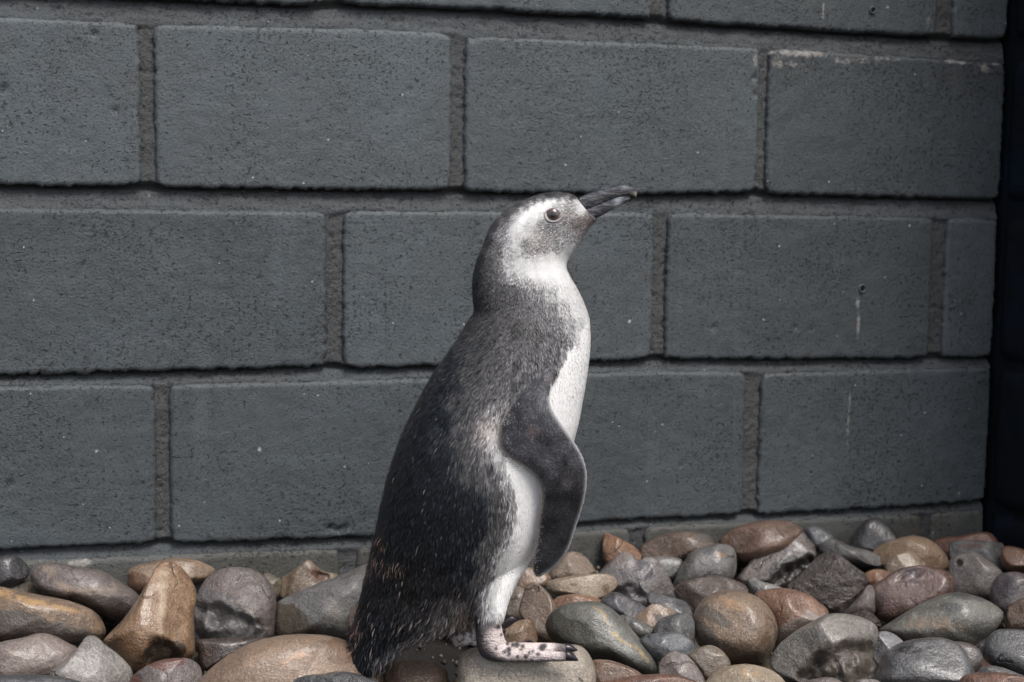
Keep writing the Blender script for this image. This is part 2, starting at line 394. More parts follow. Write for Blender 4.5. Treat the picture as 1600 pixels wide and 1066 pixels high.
# ------------------------------------------------------------------ stones
def stone_mat(c1, c2, seed, wet=.35, patch=None, vein=None, pscale=1.0, rgh=0.0, lichen=.35):
    m = NT("stone"); O = m.mapping(m.obj(), (1, 1, 1), (seed*1.37 % 9, seed*2.11 % 7, seed*.77 % 5))
    big = m.noise(O, 16*pscale, 4, .62, .6); mid = m.noise(O, 60, 5, .7, .3); fine = m.noise(O, 420, 3, .7)
    col = m.mix(m.ramp(big, .36, .64), c1, c2)
    col = m.mix(m.ramp(mid, .45, .72, 0, .55), col, tuple(v*1.45+.02 for v in c1))
    col = m.mix(m.ramp(m.noise(O, 34, 5, .72, 1.0), .52, .72, 0, .7), col, tuple(v*.45 for v in c2))
    col = m.mix(m.ramp(fine, .5, .74, 0, .5), col, tuple(min(.6, v*2.0+.04) for v in c1))
    col = m.mix(m.ramp(fine, .5, .28, 0, .5), col, tuple(v*.3 for v in c2))
    wv = m.n("ShaderNodeVectorMath", operation='ADD'); m.l(O, wv.inputs[0])
    nz = m.n("ShaderNodeTexNoise"); m.l(O, nz.inputs["Vector"]); nz.inputs["Scale"].default_value = 30; nz.inputs["Detail"].default_value = 4
    vs = m.n("ShaderNodeVectorMath", operation='SCALE'); m.l(nz.outputs["Color"], vs.inputs[0]); vs.inputs["Scale"].default_value = .035; m.l(vs.outputs[0], wv.inputs[1])
    ve = m.n("ShaderNodeTexVoronoi", feature='DISTANCE_TO_EDGE'); m.l(wv.outputs[0], ve.inputs["Vector"]); ve.inputs["Scale"].default_value = 13
    crk = m.math('MULTIPLY', m.ramp(ve.outputs["Distance"], .022, .004), m.ramp(m.noise(O, 11, 3), .56, .66))
    col = m.mix(m.math('MULTIPLY', crk, .45), col, (.33, .30, .26) if seed % 3 == 0 else tuple(v*.3 for v in c2))
    spk = m.ramp(m.noise(O, 700, 2, .6), .66, .74, 0, .5); col = m.mix(spk, col, (.42, .40, .37))
    spd = m.ramp(m.noise(m.mapping(O, (1, 1, 1), (4, 4, 4)), 240, 3, .7), .62, .70, 0, .6); col = m.mix(spd, col, tuple(v*.3 for v in c2))
    # pale mineral dust and scratches
    sc = m.ramp(m.noise(m.mapping(O, (1, 3, 1.2)), 75, 6, .8, 1.4), .60, .74, 0, lichen)
    col = m.mix(sc, col, (.36, .34, .31))
    ro = m.ramp(mid, .35, .68, .55-.36*wet, .9-.4*wet)
    if patch is not None:
        a = m.attr("patch"); jit = m.math('MULTIPLY', m.math('SUBTRACT', m.noise(O, 70, 6, .75), .5), .9)
        pm = m.ramp(m.math('ADD', a, jit), -.05, .07)
        col = m.mix(pm, col, m.mix(.82, col, patch))
    if vein is not None:
        a = m.attr("vein"); jit = m.math('MULTIPLY', m.math('SUBTRACT', m.noise(O, 60, 6, .8), .5), 3.2)
        vm = m.ramp(m.math('ADD', a, jit), -.1, .75, 0, .8)
        col = m.mix(vm, col, vein)
    m.l(col, m.b.inputs["Base Color"]); m.l(ro, m.b.inputs["Roughness"])
    m.b.inputs["Coat Weight"].default_value = .12+wet*.55; m.b.inputs["Coat Roughness"].default_value = .10
    h = m.math('ADD', m.math('MULTIPLY', mid, .8+rgh), m.math('MULTIPLY', fine, .25))
    h = m.math('ADD', h, m.math('MULTIPLY', m.noise(O, 28, 3, .5), .8)); h = m.math('SUBTRACT', h, m.math('MULTIPLY', crk, .5))
    bm = m.bump(h, .9+.1*rgh, .005+.006*rgh); m.l(bm, m.b.inputs["Normal"]); m.l(m.bump(h, .55, .0022+.004*rgh), m.b.inputs["Coat Normal"])
    return m.m
PAL = {
 'tan': ((.30, .20, .125), (.22, .145, .095)), 'pale': ((.36, .285, .20), (.29, .20, .13)), 'orange': ((.30, .150, .075), (.20, .105, .062)),
 'rust': ((.22, .095, .05), (.14, .07, .045)), 'brown': ((.19, .125, .085), (.115, .078, .056)), 'dkbrown': ((.085, .058, .045), (.05, .037, .032)),
 'mauve': ((.180, .142, .126), (.118, .094, .088)), 'pink': ((.25, .195, .165), (.20, .15, .14)), 'red': ((.15, .080, .062), (.085, .052, .046)),
 'grey': ((.18, .17, .16), (.12, .112, .108)), 'pgrey': ((.25, .225, .20), (.18, .16, .145)), 'blue': ((.135, .142, .150), (.095, .10, .108)),
 'dark': ((.055, .053, .055), (.030, .029, .031)), 'dgrey': ((.10, .098, .10), (.06, .058, .062)), 'olive': ((.16, .135, .085), (.11, .09, .06)),
 'grn': ((.145, .14, .125), (.105, .10, .088)), 'greybrown': ((.21, .165, .125), (.15, .118, .095)), 'tangrey': ((.27, .19, .125), (.16, .14, .125)),
}
ORG = {'A': (0, 840, 4.0), 'B': (300, 840, 4.0), 'C': (850, 800, 4.0), 'D': (520, 800, 3.81), 'E': (1200, 800, 4.0)}
def catmull(P, n):
    P = np.asarray(P, float); m = len(P)
    d = np.linalg.norm(np.roll(P, -1, 0)-P, axis=1); cum = np.concatenate([[0], np.cumsum(d)])
    out = []
    for s in np.linspace(0, cum[-1], n, endpoint=False):
        i = min(np.searchsorted(cum, s, side='right')-1, m-1); t = (s-cum[i])/max(d[i], 1e-9)
        p0, p1, p2, p3 = P[(i-1) % m], P[i], P[(i+1) % m], P[(i+2) % m]
        out.append(.5*((2*p1)+(-p0+p2)*t+(2*p0-5*p1+4*p2-p3)*t*t+(-p0+3*p1-3*p2+p3)*t**3))
    return np.array(out)
STONES = {}
def stone(key, crop, pts, col, label, facet=0, push=0.0, D=None, z=0.0, box=.85, wet=.35, patch=None, pcol=None, vein=None, vcol=None, rgh=0.0, seed=None, lich=.35, rough=1.0, dent=None):
    """outline read at photo scale, rebuilt as a solid stone lying at its own distance in the heap"""
    ox, oy, s = ORG[crop]; P = np.array([(x/s+ox, y/s+oy) for x, y in pts])
    NU, NV = 88, 44
    C2 = catmull(P, NU); lo, hi = C2.min(0), C2.max(0); c = (lo+hi)/2*.5 + C2.mean(0)*.5
    hw, hh = (hi-lo)/2
    cyp = c[1]
    seed = seed if seed is not None else len(STONES)*3+5
    Pz = on_plane_z(c[0], max(cyp, 835.0), -.004+z)
    dep = float((Pz-CAM)@FWD)
    mpp = dep/FPX
    Dm = D if D is not None else float(np.clip(.92*math.sqrt(hw*hh)*mpp, .014, .062))
    dep = dep + push
    C3 = CAM + ray(*c)*dep
    lim = -(Dm*1.0+.004)
    if C3[1] > lim:
        d = ray(*c); dep = (lim-CAM[1])/d[1]*float(1.0); C3 = CAM + d*dep
    n = ray(*c); n = n/np.linalg.norm(n)
    ring3 = []
    for q in C2:
        d = ray(*q); t = ((C3-CAM)@n)/(d@n); ring3.append(CAM+d*t)
    ring3 = np.array(ring3)-C3
    ph = np.linspace(-math.pi/2, math.pi/2, NV)[1:-1]
    V = []
    for f in ph:
        cc, ss = math.cos(f), math.sin(f)
        V.append(ring3*(cc**box) + n*(math.copysign(abs(ss)**box, ss)*Dm))
    V = np.concatenate(V+[np.array([-n*Dm, n*Dm])])
    uvn = np.linalg.norm(V, axis=1, keepdims=True); N = V/np.maximum(uvn, 1e-6)
    R = float(np.linalg.norm(ring3, axis=1).mean())
    # worn facets
    rs = np.random.default_rng(seed*7+1)
    up = np.array([0, 0, 1.0])
    if key not in ('C12', 'D1', 'B2', 'C21', 'E17', 'A4', 'A2', 'A5', 'C7'): facet += 1
    for k in range(facet+2):
        dirn = -n*rs.uniform(.5, 1.1) + up*rs.uniform(-.1, .8) + RGT*rs.uniform(-.8, .8); dirn /= np.linalg.norm(dirn)
        dd = V@dirn; sup = dd.max(); lim_ = sup*(rs.uniform(.70, .86) if k < facet else rs.uniform(.86, .95))
        over = dd-lim_; soft = sup*(.03 if k < facet else .12)
        cut = np.where(over > -soft, over+(soft-over.clip(-soft, soft))**2/(4*soft)*np.where(over < soft, 1, 0), 0)
        cut = np.where(over < -soft, 0, np.where(over > soft, over, (over+soft)**2/(4*soft)))
        V = V - np.outer(cut*.93, dirn)
    # low lumps, then fine wear
    amp = R*.035*rough
    Q = V + seed*3.1
    wN = np.clip(np.abs((V@n))/Dm*1.5, .25, 1)
    V = V + N*(fbm(Q, 1/(R*1.1), seed, 2)*amp*wN*1.6 + fbm(Q, 1/(R*.3), seed+3, 3)*amp*.28)[:, None]
    if rgh > 0: V = V + N*((np.abs(fbm(Q, 1/(R*.35), seed+31, 4)))*R*.09*rgh*wN)[:, None]
    for (x, y, rx, ry, ang, dp) in (dent or []):
        qx, qy = project(V+C3); x, y, rx, ry = x/s+ox, y/s+oy, rx/s, ry/s; ca, sa = math.cos(math.radians(ang)), math.sin(math.radians(ang))
        u = (qx-x)*ca+(qy-y)*sa; v = -(qx-x)*sa+(qy-y)*ca
        e = 1-np.sqrt((u/rx)**2+(v/ry)**2) + .22*fbm(V+seed*2, 1/(R*.45), seed+51, 3); e = np.clip(e/.28, 0, 1); e = e*e*(3-2*e)
        e = np.where(V@n < Dm*.1, e, 0)
        V = V + np.outer(e*(dp*(1+.55*fbm(V+seed, 1/(R*.3), seed+61, 4))), n*.8+np.array([0, 0, -.25]))
    F = grid_faces(NU, NV-2, True); nb = len(F)
    k = np.arange(NU); a0 = (NV-2)*NU
    T1 = [(int((i+1) % NU), int(i), a0) for i in k]; T2 = [((NV-3)*NU+int(i), (NV-3)*NU+int((i+1) % NU), a0+1) for i in k]
    FL = [tuple(f) for f in F.tolist()] + T1 + T2
    px, py = project(V+C3)
    attrs = {}
    if patch is not None:
        a = np.full(len(V), -1.0)
        for (x, y, rx, ry, ang) in patch:
            rx *= 1.12; ry *= 1.12
            x, y, rx, ry = x/s+ox, y/s+oy, rx/s, ry/s; ca, sa = math.cos(math.radians(ang)), math.sin(math.radians(ang))
            u = (px-x)*ca+(py-y)*sa; v = -(px-x)*sa+(py-y)*ca
            a = np.maximum(a, 1-np.sqrt((u/rx)**2+(v/ry)**2))
        a = a + .30*fbm(V+seed, 1/(R*.55), seed+71, 3); a = np.where(V@n > Dm*.3, -1, a); attrs["patch"] = a
    if vein is not None:
        wpx = fbm(V+seed, 1/(R*.6), seed+91, 3)*4.5
        a = np.full(len(V), -1.0)
        for i in range(len(vein)-1):
            p, q = np.array(vein[i][:2])/s+np.array([ox, oy]), np.array(vein[i+1][:2])/s+np.array([ox, oy]); wv = (vein[i][2])/s
            t = np.clip(((px-p[0])*(q[0]-p[0])+(py-p[1])*(q[1]-p[1]))/((q-p)@(q-p)), 0, 1)
            dd = np.hypot(px+wpx-p[0]-t*(q[0]-p[0]), py-wpx*.7-p[1]-t*(q[1]-p[1])); a = np.maximum(a, .6-dd/wv)
        a = np.where(V@n > Dm*.3, -1, a); attrs["vein"] = a
    c1, c2 = PAL[col] if isinstance(col, str) else col
    def tune(c): g_ = sum(c)/3; return tuple((v*.9+g_*.1)*.74 for v in c)
    c1, c2 = tune(c1), tune(c2); wet = min(1, wet+.22)
    mat = stone_mat(c1, c2, seed, wet, pcol if patch is not None else None, vcol if vein is not None else None, rgh=rgh, lichen=lich)
    me = make_mesh("stone", V, FL, mat, attrs=attrs)
    o = link("stone", me, None, C3)
    o["label"] = label; o["category"] = "stone"; o["group"] = "rounded stones heaped along the foot of the wall"
    STONES[key] = (o, V+C3, FL, dep)
    return o
S = stone
DARK_BROWN = (.035, .026, .02)  # dark brown tone for stone patches
S('A1','A',[(-60,200),(-20,130),(50,108),(120,125),(170,170),(185,220),(150,270),(60,310),(-30,310)],'dark',"small blackish stone against the wall at the left edge of the heap",wet=.6)
S('A3','A',[(-20,300),(80,278),(180,275),(250,330),(240,380),(150,400),(0,380)],'olive',"olive stone half hidden between the blackish and the speckled tan one",push=.03)
S('A2','A',[(188,235),(215,180),(290,155),(400,165),(520,190),(640,210),(740,265),(860,350),(900,430),(860,500),(740,530),(600,475),(440,400),(300,360),(220,310)],'mauve',"long smooth grey-brown stone sloping down to the right under white bird splashes on the wall",patch=[(700,480,260,90,20)],pcol=DARK_BROWN,vein=[(300,200,60),(420,320,60),(700,330,30)],vcol=(.24,.18,.13))
S('A9','A',[(795,250),(800,210),(860,170),(980,145),(1100,130),(1230,140),(1320,180),(1345,205),(1300,260),(1100,320),(900,345),(840,345),(798,300)],'tan',"tan stone behind the tip of the tall pointed orange-brown stone",patch=[(840,300,110,70,0)],pcol=(.09,.04,.018))
S('A11','A',[(1190,275),(1230,255),(1290,250),(1340,290),(1300,350),(1200,350)],'pgrey',"sliver of grey stone between the tall orange stone and the big mauve cube",push=.02)
S('A10','B',[(10,560),(10,430),(60,300),(120,225),(220,190),(350,193),(450,235),(500,310),(527,400),(522,560),(500,640),(380,700),(200,700),(60,650)],'mauve',"big blocky mauve stone with a broken grey lower face",facet=1,box=.75,rough=1.2,patch=[(170,530,280,170,25)],pcol=(.115,.112,.112),vein=[(100,380,14),(250,390,18),(370,470,16),(460,600,12)],vcol=(.33,.31,.28),lich=.5,dent=[(200,560,260,160,20,.016)],rgh=.3)
S('A4','A',[(-80,330),(0,308),(60,320),(200,350),(380,385),(500,420),(600,470),(650,540),(658,600),(600,640),(400,660),(150,645),(0,650),(-80,600)],'tan',"long tan stone with rusty speckles and a grey underside at the left edge",patch=[(200,590,420,90,12)],pcol=(.085,.075,.068),vein=[(0,350,60),(150,390,40),(500,470,40)],vcol=(.40,.24,.10),lich=.5)
S('A8','A',[(640,650),(760,520),(850,400),(930,270),(985,175),(1050,148),(1125,180),(1200,270),(1228,360),(1215,500),(1222,680),(1200,750),(1060,830),(850,850),(760,790),(690,700)],((.31,.185,.095),(.24,.125,.06)),"tall pointed orange-brown stone with a black broken hollow near its foot",wet=.65,patch=[(1015,730,120,125,0)],pcol=(.012,.012,.010),vein=[(1040,220,60),(1020,400,40),(990,600,30)],vcol=(.42,.33,.24),rough=1.3,box=.8,z=.012,dent=[(1015,730,110,110,0,.016)])
S('A5','A',[(-80,700),(0,655),(150,625),(240,600),(330,610),(430,660),(490,700),(480,800),(380,880),(200,920),(-80,920)],'pink',"broad pinkish grey stone in the bottom left corner",wet=.25,lich=.3)
S('A6','A',[(310,860),(400,780),(470,710),(530,630),(570,612),(610,625),(660,670),(740,730),(815,810),(828,870),(790,930),(600,980),(400,960)],'pgrey',"angular pale grey stone with a sharp ridge beside the broad pink one at bottom left",facet=4,box=.7,vein=[(560,640,10),(650,760,10),(760,850,8)],vcol=(.38,.36,.33),wet=.3)
S('A7','A',[(-40,880),(100,855),(300,862),(450,885),(540,930),(300,990),(-40,990)],'dgrey',"flat charcoal stone cut by the bottom edge of the photo at far left",wet=.3,push=-.06)
S('A12','A',[(800,910),(850,845),(940,790),(1030,762),(1120,752),(1190,760),(1245,800),(1262,860),(1240,930),(1100,980),(850,980)],'mauve',"small mauve stone with a wet red-brown top below the tall pointed stone",facet=2,patch=[(1060,780,110,34,-6),(830,900,50,60,0)],pcol=(.10,.035,.022),wet=.35)
S('B1','B',[(30,640),(200,630),(440,620),(480,660),(330,740),(150,790),(60,830),(35,720)],'dkbrown',"wet dark stone in the shade beneath the big mauve cube",wet=.8,push=.03,z=-.02)
S('B5','B',[(450,225),(520,240),(560,270),(560,320),(520,390),(440,330)],'olive',"yellowish olive stone peeping out behind the big mauve cube",push=.02)
S('B4','B',[(535,300),(555,255),(640,200),(700,152),(735,140),(785,185),(830,212),(900,225),(920,250),(860,300),(760,350),(620,385),(550,370),(538,340)],((.27,.19,.11),(.17,.12,.08)),"small angular brown stone with a peaked top near the wall left of the penguin",facet=4,box=.7,patch=[(770,230,40,60,-50)],pcol=(.09,.04,.025),wet=.5,dent=[(810,235,60,26,10,.006)])
S('B3','B',[(525,430),(560,385),(700,320),(850,262),(960,218),(1090,165),(1200,180),(1260,400),(1150,600),(980,660),(800,640),(600,640),(520,610)],((.20,.19,.18),(.145,.135,.125)),"large triangular grey stone behind the penguin's tail with a dark brown lower corner",D=.06,patch=[(560,560,210,120,25)],pcol=(.055,.038,.02),vein=[(850,440,120),(930,560,90)],vcol=(.32,.29,.25),lich=.5)
S('B8','B',[(975,520),(985,460),(1015,425),(1060,430),(1100,520),(1060,640),(985,610)],'brown',"brown stone edge showing just behind the penguin's tail",push=-.02)
S('B2','B',[(20,930),(100,830),(230,730),(400,650),(560,615),(700,605),(850,615),(970,650),(1100,720),(1160,800),(1180,900),(1150,1040),(500,1060),(60,1040)],((.30,.20,.13),(.25,.165,.115)),"very large smooth orange-tan stone in front of the penguin's tail",D=.07,wet=.25,patch=[(930,700,130,70,-25),(960,760,90,30,-20)],pcol=(.13,.075,.045),vein=[(560,790,40),(700,720,30)],vcol=(.36,.18,.08))
S('B6','B',[(1195,900),(1190,800),(1240,765),(1350,755),(1480,760),(1570,800),(1605,870),(1600,980),(1400,1020),(1200,1000)],((.22,.135,.08),(.15,.095,.065)),"plain brown stone between the tail tip and the stone under the foot",wet=.5,push=.04)
S('B7','B',[(620,900),(720,860),(830,850),(900,838),(1000,845),(1100,880),(1190,930),(900,990),(640,970)],'dgrey',"dark rough flat stone touching the tip of the penguin's tail",rgh=.6,wet=.4,push=-.03,vein=[(880,850,12),(890,852,12)],vcol=(.5,.48,.42))
S('D4','D',[(1010,620),(1050,470),(1100,440),(1150,470),(1150,560),(1120,640),(1060,680)],'greybrown',"grey-brown stone showing just in front of the penguin's leg",push=.03)
S('D5','D',[(1060,450),(1100,370),(1150,330),(1220,345),(1290,380),(1295,420),(1260,450),(1200,440),(1130,480)],'tan',"tan stone under the tip of the penguin's flipper",push=.02)
S('D3','D',[(1110,600),(1130,500),(1150,440),(1185,422),(1235,435),(1290,490),(1330,570),(1345,650),(1330,760),(1290,820),(1220,780),(1170,700)],((.20,.135,.09),(.14,.09,.06)),"upright brown stone standing in front of the penguin's leg",facet=2,vein=[(1180,560,16),(1230,680,8),(1280,760,5)],vcol=(.30,.26,.22),wet=.5)
S('D2','D',[(1000,700),(1060,662),(1140,640),(1190,655),(1215,720),(1215,780),(1150,830),(1020,830),(990,760)],((.27,.175,.10),(.20,.12,.065)),"small orange-brown stone behind the penguin's toes",facet=3,box=.7,patch=[(1210,740,50,90,0)],pcol=(.08,.04,.015),push=-.01)
S('D1','D',[(750,890),(770,840),(850,806),(1000,795),(1200,790),(1400,790),(1480,803),(1530,860),(1555,920),(1562,1000),(1540,1090),(1300,1120),(800,1110),(745,980)],((.44,.37,.29),(.34,.285,.225)),"flat-topped grey-tan stone on which the penguin stands",box=.5,D=.062,wet=.3,vein=[(830,880,30),(1000,920,20),(1200,930,26),(1340,940,40)],vcol=(.42,.38,.32),rough=.5)
S('C3','C',[(365,250),(368,190),(380,135),(440,150),(520,190),(580,230),(610,290),(540,330),(420,340),(375,310)],'orange',"upright orange slab leaning on the wall right of the flipper",facet=3,box=.7,D=.02)
S('C4','C',[(595,250),(620,200),(700,155),(800,128),(930,118),(1025,138),(1068,185),(1060,240),(960,290),(830,320),(700,310),(610,300)],'brown',"flat brown oval stone against the wall right of the orange slab",push=.0,D=.035,patch=[(1010,160,60,30,20)],pcol=(.06,.055,.05))
S('C8','C',[(1095,200),(1150,130),(1240,80),(1350,55),(1500,50),(1580,80),(1620,120),(1560,240),(1400,300),(1280,320),(1210,300)],((.19,.105,.068),(.12,.075,.055)),"large rust-brown stone against the wall behind the wet grey one",D=.05)
S('E1','E',[(215,130),(235,95),(280,83),(335,95),(390,135),(412,170),(390,230),(320,250),(260,230)],'blue',"small blue-grey stone against the wall right of the rust-brown one",D=.025)
S('E2','E',[(505,220),(535,140),(590,65),(640,40),(690,42),(760,85),(810,150),(830,200),(760,260),(600,270),(520,250)],'dark',"near-black domed stone leaning on the wall",wet=.55,D=.035,vein=[(575,110,12),(570,190,10)],vcol=(.14,.14,.14))
S('E13','E',[(1030,190),(1100,160),(1200,150),(1300,130),(1380,128),(1435,180),(1420,240),(1300,280),(1130,300),(1060,260)],'rust',"low red-brown stone squeezed into the wall corner",D=.03,wet=.2)
S('E12','E',[(1460,230),(1520,215),(1600,235),(1680,270),(1690,340),(1600,370),(1500,375),(1460,330)],'orange',"orange-brown stone by the black side wall at the right edge",D=.04,push=-.05)
S('C1','C',[(25,420),(60,345),(110,280),(155,250),(215,252),(270,290),(325,370),(300,430),(200,450),(100,450)],((.27,.20,.145),(.21,.155,.115)),"rounded grey-tan stone right beside the flipper tip")
S('C7','C',[(800,470),(850,350),(900,270),(960,232),(1030,207),(1110,198),(1175,218),(1203,280),(1195,390),(1150,440),(1000,480),(860,500)],'grey',"smooth pale grey egg-shaped stone with a tan spot in front of the flat brown oval",wet=.55,vein=[(1080,270,34),(1130,265,30)],vcol=(.22,.14,.08),patch=[(1030,250,40,26,0)],pcol=(.08,.075,.075))
S('C6','C',[(640,300),(720,273),(830,285),(868,312),(850,380),(800,430),(730,430),(660,370)],((.165,.16,.15),(.11,.11,.105)),"grey stone wedged behind the lumpy purple-grey one",push=.02)
S('C9','C',[(1195,430),(1240,365),(1285,305),(1315,225),(1370,155),(1460,117),(1600,113),(1650,160),(1695,220),(1705,290),(1660,370),(1560,470),(1450,500),(1330,470),(1240,470)],((.20,.165,.15),(.14,.115,.11)),"big wet mauve-grey stone with a black broken underside right of centre",facet=4,box=.75,wet=.8,patch=[(1560,380,250,95,-38)],pcol=(.02,.018,.016),vein=[(1330,330,14),(1290,370,18)],vcol=(.30,.20,.15),dent=[(1570,390,200,80,-38,.022)])
S('E3','E',[(308,235),(330,190),(380,170),(430,175),(530,215),(640,245),(720,290),(738,325),(690,345),(560,345),(440,330),(350,290)],'grey',"long grey stone tapering to the right below the near-black dome",D=.035,wet=.35,patch=[(540,300,90,30,10)],pcol=(.05,.045,.042))
S('E4','E',[(650,260),(740,192),(850,155),(930,150),(1015,175),(1085,230),(1125,295),(1115,360),(1000,420),(800,400),(690,330)],((.31,.205,.12),(.25,.155,.09)),"big smooth ochre-tan domed stone near the wall at the right",wet=.35,patch=[(1000,310,70,45,0)],pcol=(.13,.075,.035))
S('E11','E',[(1130,230),(1150,186),(1250,178),(1440,190),(1475,212),(1480,300),(1478,380),(1420,400),(1280,380),(1150,330)],'grey',"rectangular flat-topped grey stone near the black side wall",facet=3,box=.5,wet=.4,patch=[(1270,215,70,16,2)],pcol=(.12,.07,.06))
S('C11','C',[(1270,440),(1290,412),(1315,408),(1365,435),(1460,460),(1490,490),(1400,530),(1310,530)],((.30,.29,.27),(.14,.13,.12)),"small stone with a chalky white tip under the wet mauve-grey one",push=.0,D=.03)
S('C5','C',[(335,400),(400,320),(470,262),(500,246),(545,262),(590,305),(640,280),(700,302),(760,380),(810,470),(828,540),(760,600),(640,620),(520,590),(440,520),(380,460)],((.21,.185,.175),(.13,.115,.12)),"lumpy purple-grey stone with an orange shoulder and whitish streaks",facet=4,box=.75,wet=.75,rough=1.8,patch=[(620,370,55,50,0),(500,560,100,60,0)],pcol=(.06,.055,.062),vein=[(380,350,34),(450,300,28),(520,262,14)],vcol=(.26,.14,.07),lich=.6,dent=[(520,540,150,110,20,.010)],rgh=.25)
S('C2','C',[(12,465),(35,430),(150,405),(350,385),(425,400),(460,440),(440,485),(380,535),(300,552),(180,530),(60,515),(18,495)],'pale',"flat pale tan stone with a thin slab shape below the flipper tip",D=.035,box=.65,patch=[(185,455,26,10,0),(385,480,22,26,0)],pcol=(.12,.075,.045))
S('C10','C',[(810,485),(870,435),(1000,405),(1100,400),(1200,428),(1265,465),(1275,510),(1180,600),(1000,660),(900,650),(840,570)],((.10,.07,.055),(.07,.05,.042)),"dark brown flat-topped stone with a pale worn rim behind the round brown ball",facet=2,wet=.6,vein=[(830,470,10),(880,560,12),(920,620,14)],vcol=(.24,.20,.17),box=.7)
S('C14','C',[(350,560),(400,520),(450,500),(540,540),(640,600),(640,660),(560,700),(440,660),(370,620)],((.085,.08,.09),(.06,.055,.062)),"dark slate-purple stone behind the big grey one with an ochre stripe",push=.0)
S('C15','C',[(640,555),(655,515),(700,505),(780,528),(870,555),(915,605),(932,660),(850,690),(740,660),(665,610)],'dgrey',"low dark ridge-shaped stone left of the round brown ball",facet=2,wet=.6,push=.01)
S('C16','C',[(565,665),(630,605),(685,575),(750,585),(825,635),(800,690),(700,740),(640,740),(585,705)],((.30,.20,.13),(.22,.155,.11)),"small tan pyramid-shaped stone among the grey ones left of the ball",facet=4,box=.7,push=-.01,patch=[(715,665,22,22,0)],pcol=(.03,.025,.022))
S('E7','E',[(590,400),(650,362),(725,362),(760,400),(700,480),(620,460)],'orange',"orange stone glimpsed behind the rough brown cube",push=.01)
S('E8','E',[(470,640),(560,540),(620,460),(660,470),(670,560),(660,640),(560,660)],'mauve',"shaded mauve stone between the rough brown cube and the red-brown one",push=.02)
S('E5','E',[(730,330),(745,290),(800,262),(880,245),(930,272),(985,325),(990,380),(880,410),(770,420),(732,390)],'pale',"pale tan stone with a white chipped corner on top of the red-brown one",facet=3,vein=[(775,320,26),(800,340,20)],vcol=(.5,.46,.40),push=-.0,D=.03)
S('E6','E',[(125,470),(200,400),(280,310),(345,262),(400,255),(450,275),(540,340),(618,402),(612,455),(545,540),(480,625),(400,640),(340,600),(230,530)],((.115,.085,.072),(.07,.055,.052)),"rough dark brown cubic rock with a crumbly broken face",facet=3,box=.6,rgh=1.0,wet=.55,vein=[(460,290,6),(610,400,8)],vcol=(.28,.22,.17))
S('E14','E',[(1385,540),(1400,450),(1440,395),(1530,373),(1600,388),(1690,420),(1700,540),(1600,600),(1500,660),(1420,620)],((.17,.145,.14),(.12,.10,.10)),"purple-grey stone at the right edge above the brown one",wet=.5,patch=[(1490,470,60,70,-40)],pcol=(.06,.05,.055),vein=[(1415,430,12),(1400,520,12)],vcol=(.30,.19,.12))
S('E15','E',[(1535,370),(1590,348),(1650,352),(1680,400),(1600,420),(1545,400)],'blue',"small blue-grey stone touching the right edge of the photo",push=.03)
S('E10','E',[(1125,345),(1145,290),(1215,252),(1290,243),(1360,290),(1430,340),(1475,400),(1430,500),(1390,560),(1250,560),(1150,500)],((.215,.185,.16),(.165,.14,.125)),"grey-tan rounded stone with a small dark pit near its top left",patch=[(1197,320,24,26,0)],pcol=(.07,.055,.04),wet=.3,dent=[(1197,320,22,24,0,.006)])
S('C13','C',[(1315,520),(1390,485),(1500,477),(1620,500),(1720,560),(1778,625),(1760,700),(1640,760),(1480,830),(1430,800),(1400,650)],((.25,.13,.075),(.19,.10,.062)),"smooth red-orange stone right of the round brown ball",wet=.6,patch=[(1560,740,200,60,-28)],pcol=(.20,.17,.15))
S('E9','E',[(618,530),(645,465),(730,410),(820,360),(930,338),(1050,350),(1130,378),(1170,430),(1160,510),(1080,580),(900,660),(760,690),(690,670),(635,600)],((.15,.082,.062),(.105,.062,.05)),"big wet red-brown stone right of the rough brown cube",wet=.75,rough=1.6,patch=[(900,390,60,40,-20),(650,570,60,80,20)],pcol=(.05,.035,.035),vein=[(760,440,20),(850,430,30),(1060,400,16)],vcol=(.26,.18,.16),dent=[(880,395,110,30,-20,.004)])
S('E16','E',[(1482,690),(1500,600),(1560,550),(1640,535),(1720,560),(1720,740),(1600,770),(1490,750)],'brown',"brown stone cut by the right edge below the purple-grey one",wet=.45,push=-.0)
S('E22','E',[(500,660),(560,625),(620,618),(690,670),(700,720),(600,720),(520,700)],'dkbrown',"small crumbly dark stone in the gap below the rough brown cube",rgh=1.0,push=.03)
S('C20','C',[(45,580),(80,535),(160,515),(260,518),(340,540),(380,590),(300,640),(120,640)],'orange',"orange-brown stone edge showing above the big grey one with an ochre stripe",push=.03)
S('C17','C',[(688,730),(720,672),(800,640),(890,634),(935,670),(945,780),(925,860),(800,850),(700,790)],((.145,.14,.135),(.10,.10,.10)),"mid grey stone pressed against the left side of the round brown ball",wet=.4,push=.0,patch=[(905,810,50,70,0)],pcol=(.05,.048,.045))
S('C18','C',[(470,650),(560,657),(650,700),(692,742),(660,790),(580,790),(500,740)],'grn',"small flat greenish grey stone right of the big striped one",wet=.5,push=.0)
S('C12','C',[(930,700),(945,610),(1000,540),(1090,498),(1200,488),(1310,520),(1400,590),(1450,680),(1458,780),(1430,870),(1370,935),(1270,958),(1150,942),(1040,885),(965,830),(935,765)],((.285,.20,.135),(.215,.145,.095)),"round ball-like brown stone right of the penguin",D=.062,box=1.0,wet=.45,patch=[(1080,660,110,40,25),(970,800,80,110,-30)],pcol=(.10,.085,.07),vein=[(1100,560,60),(1250,600,40)],vcol=(.33,.20,.11),rough=.7)
S('C19','C',[(600,800),(640,768),(740,752),(830,757),(905,790),(945,850),(900,910),(780,940),(700,930),(630,870)],'blue',"flat blue-grey stone below the mid grey one left of the ball",wet=.5,facet=1)
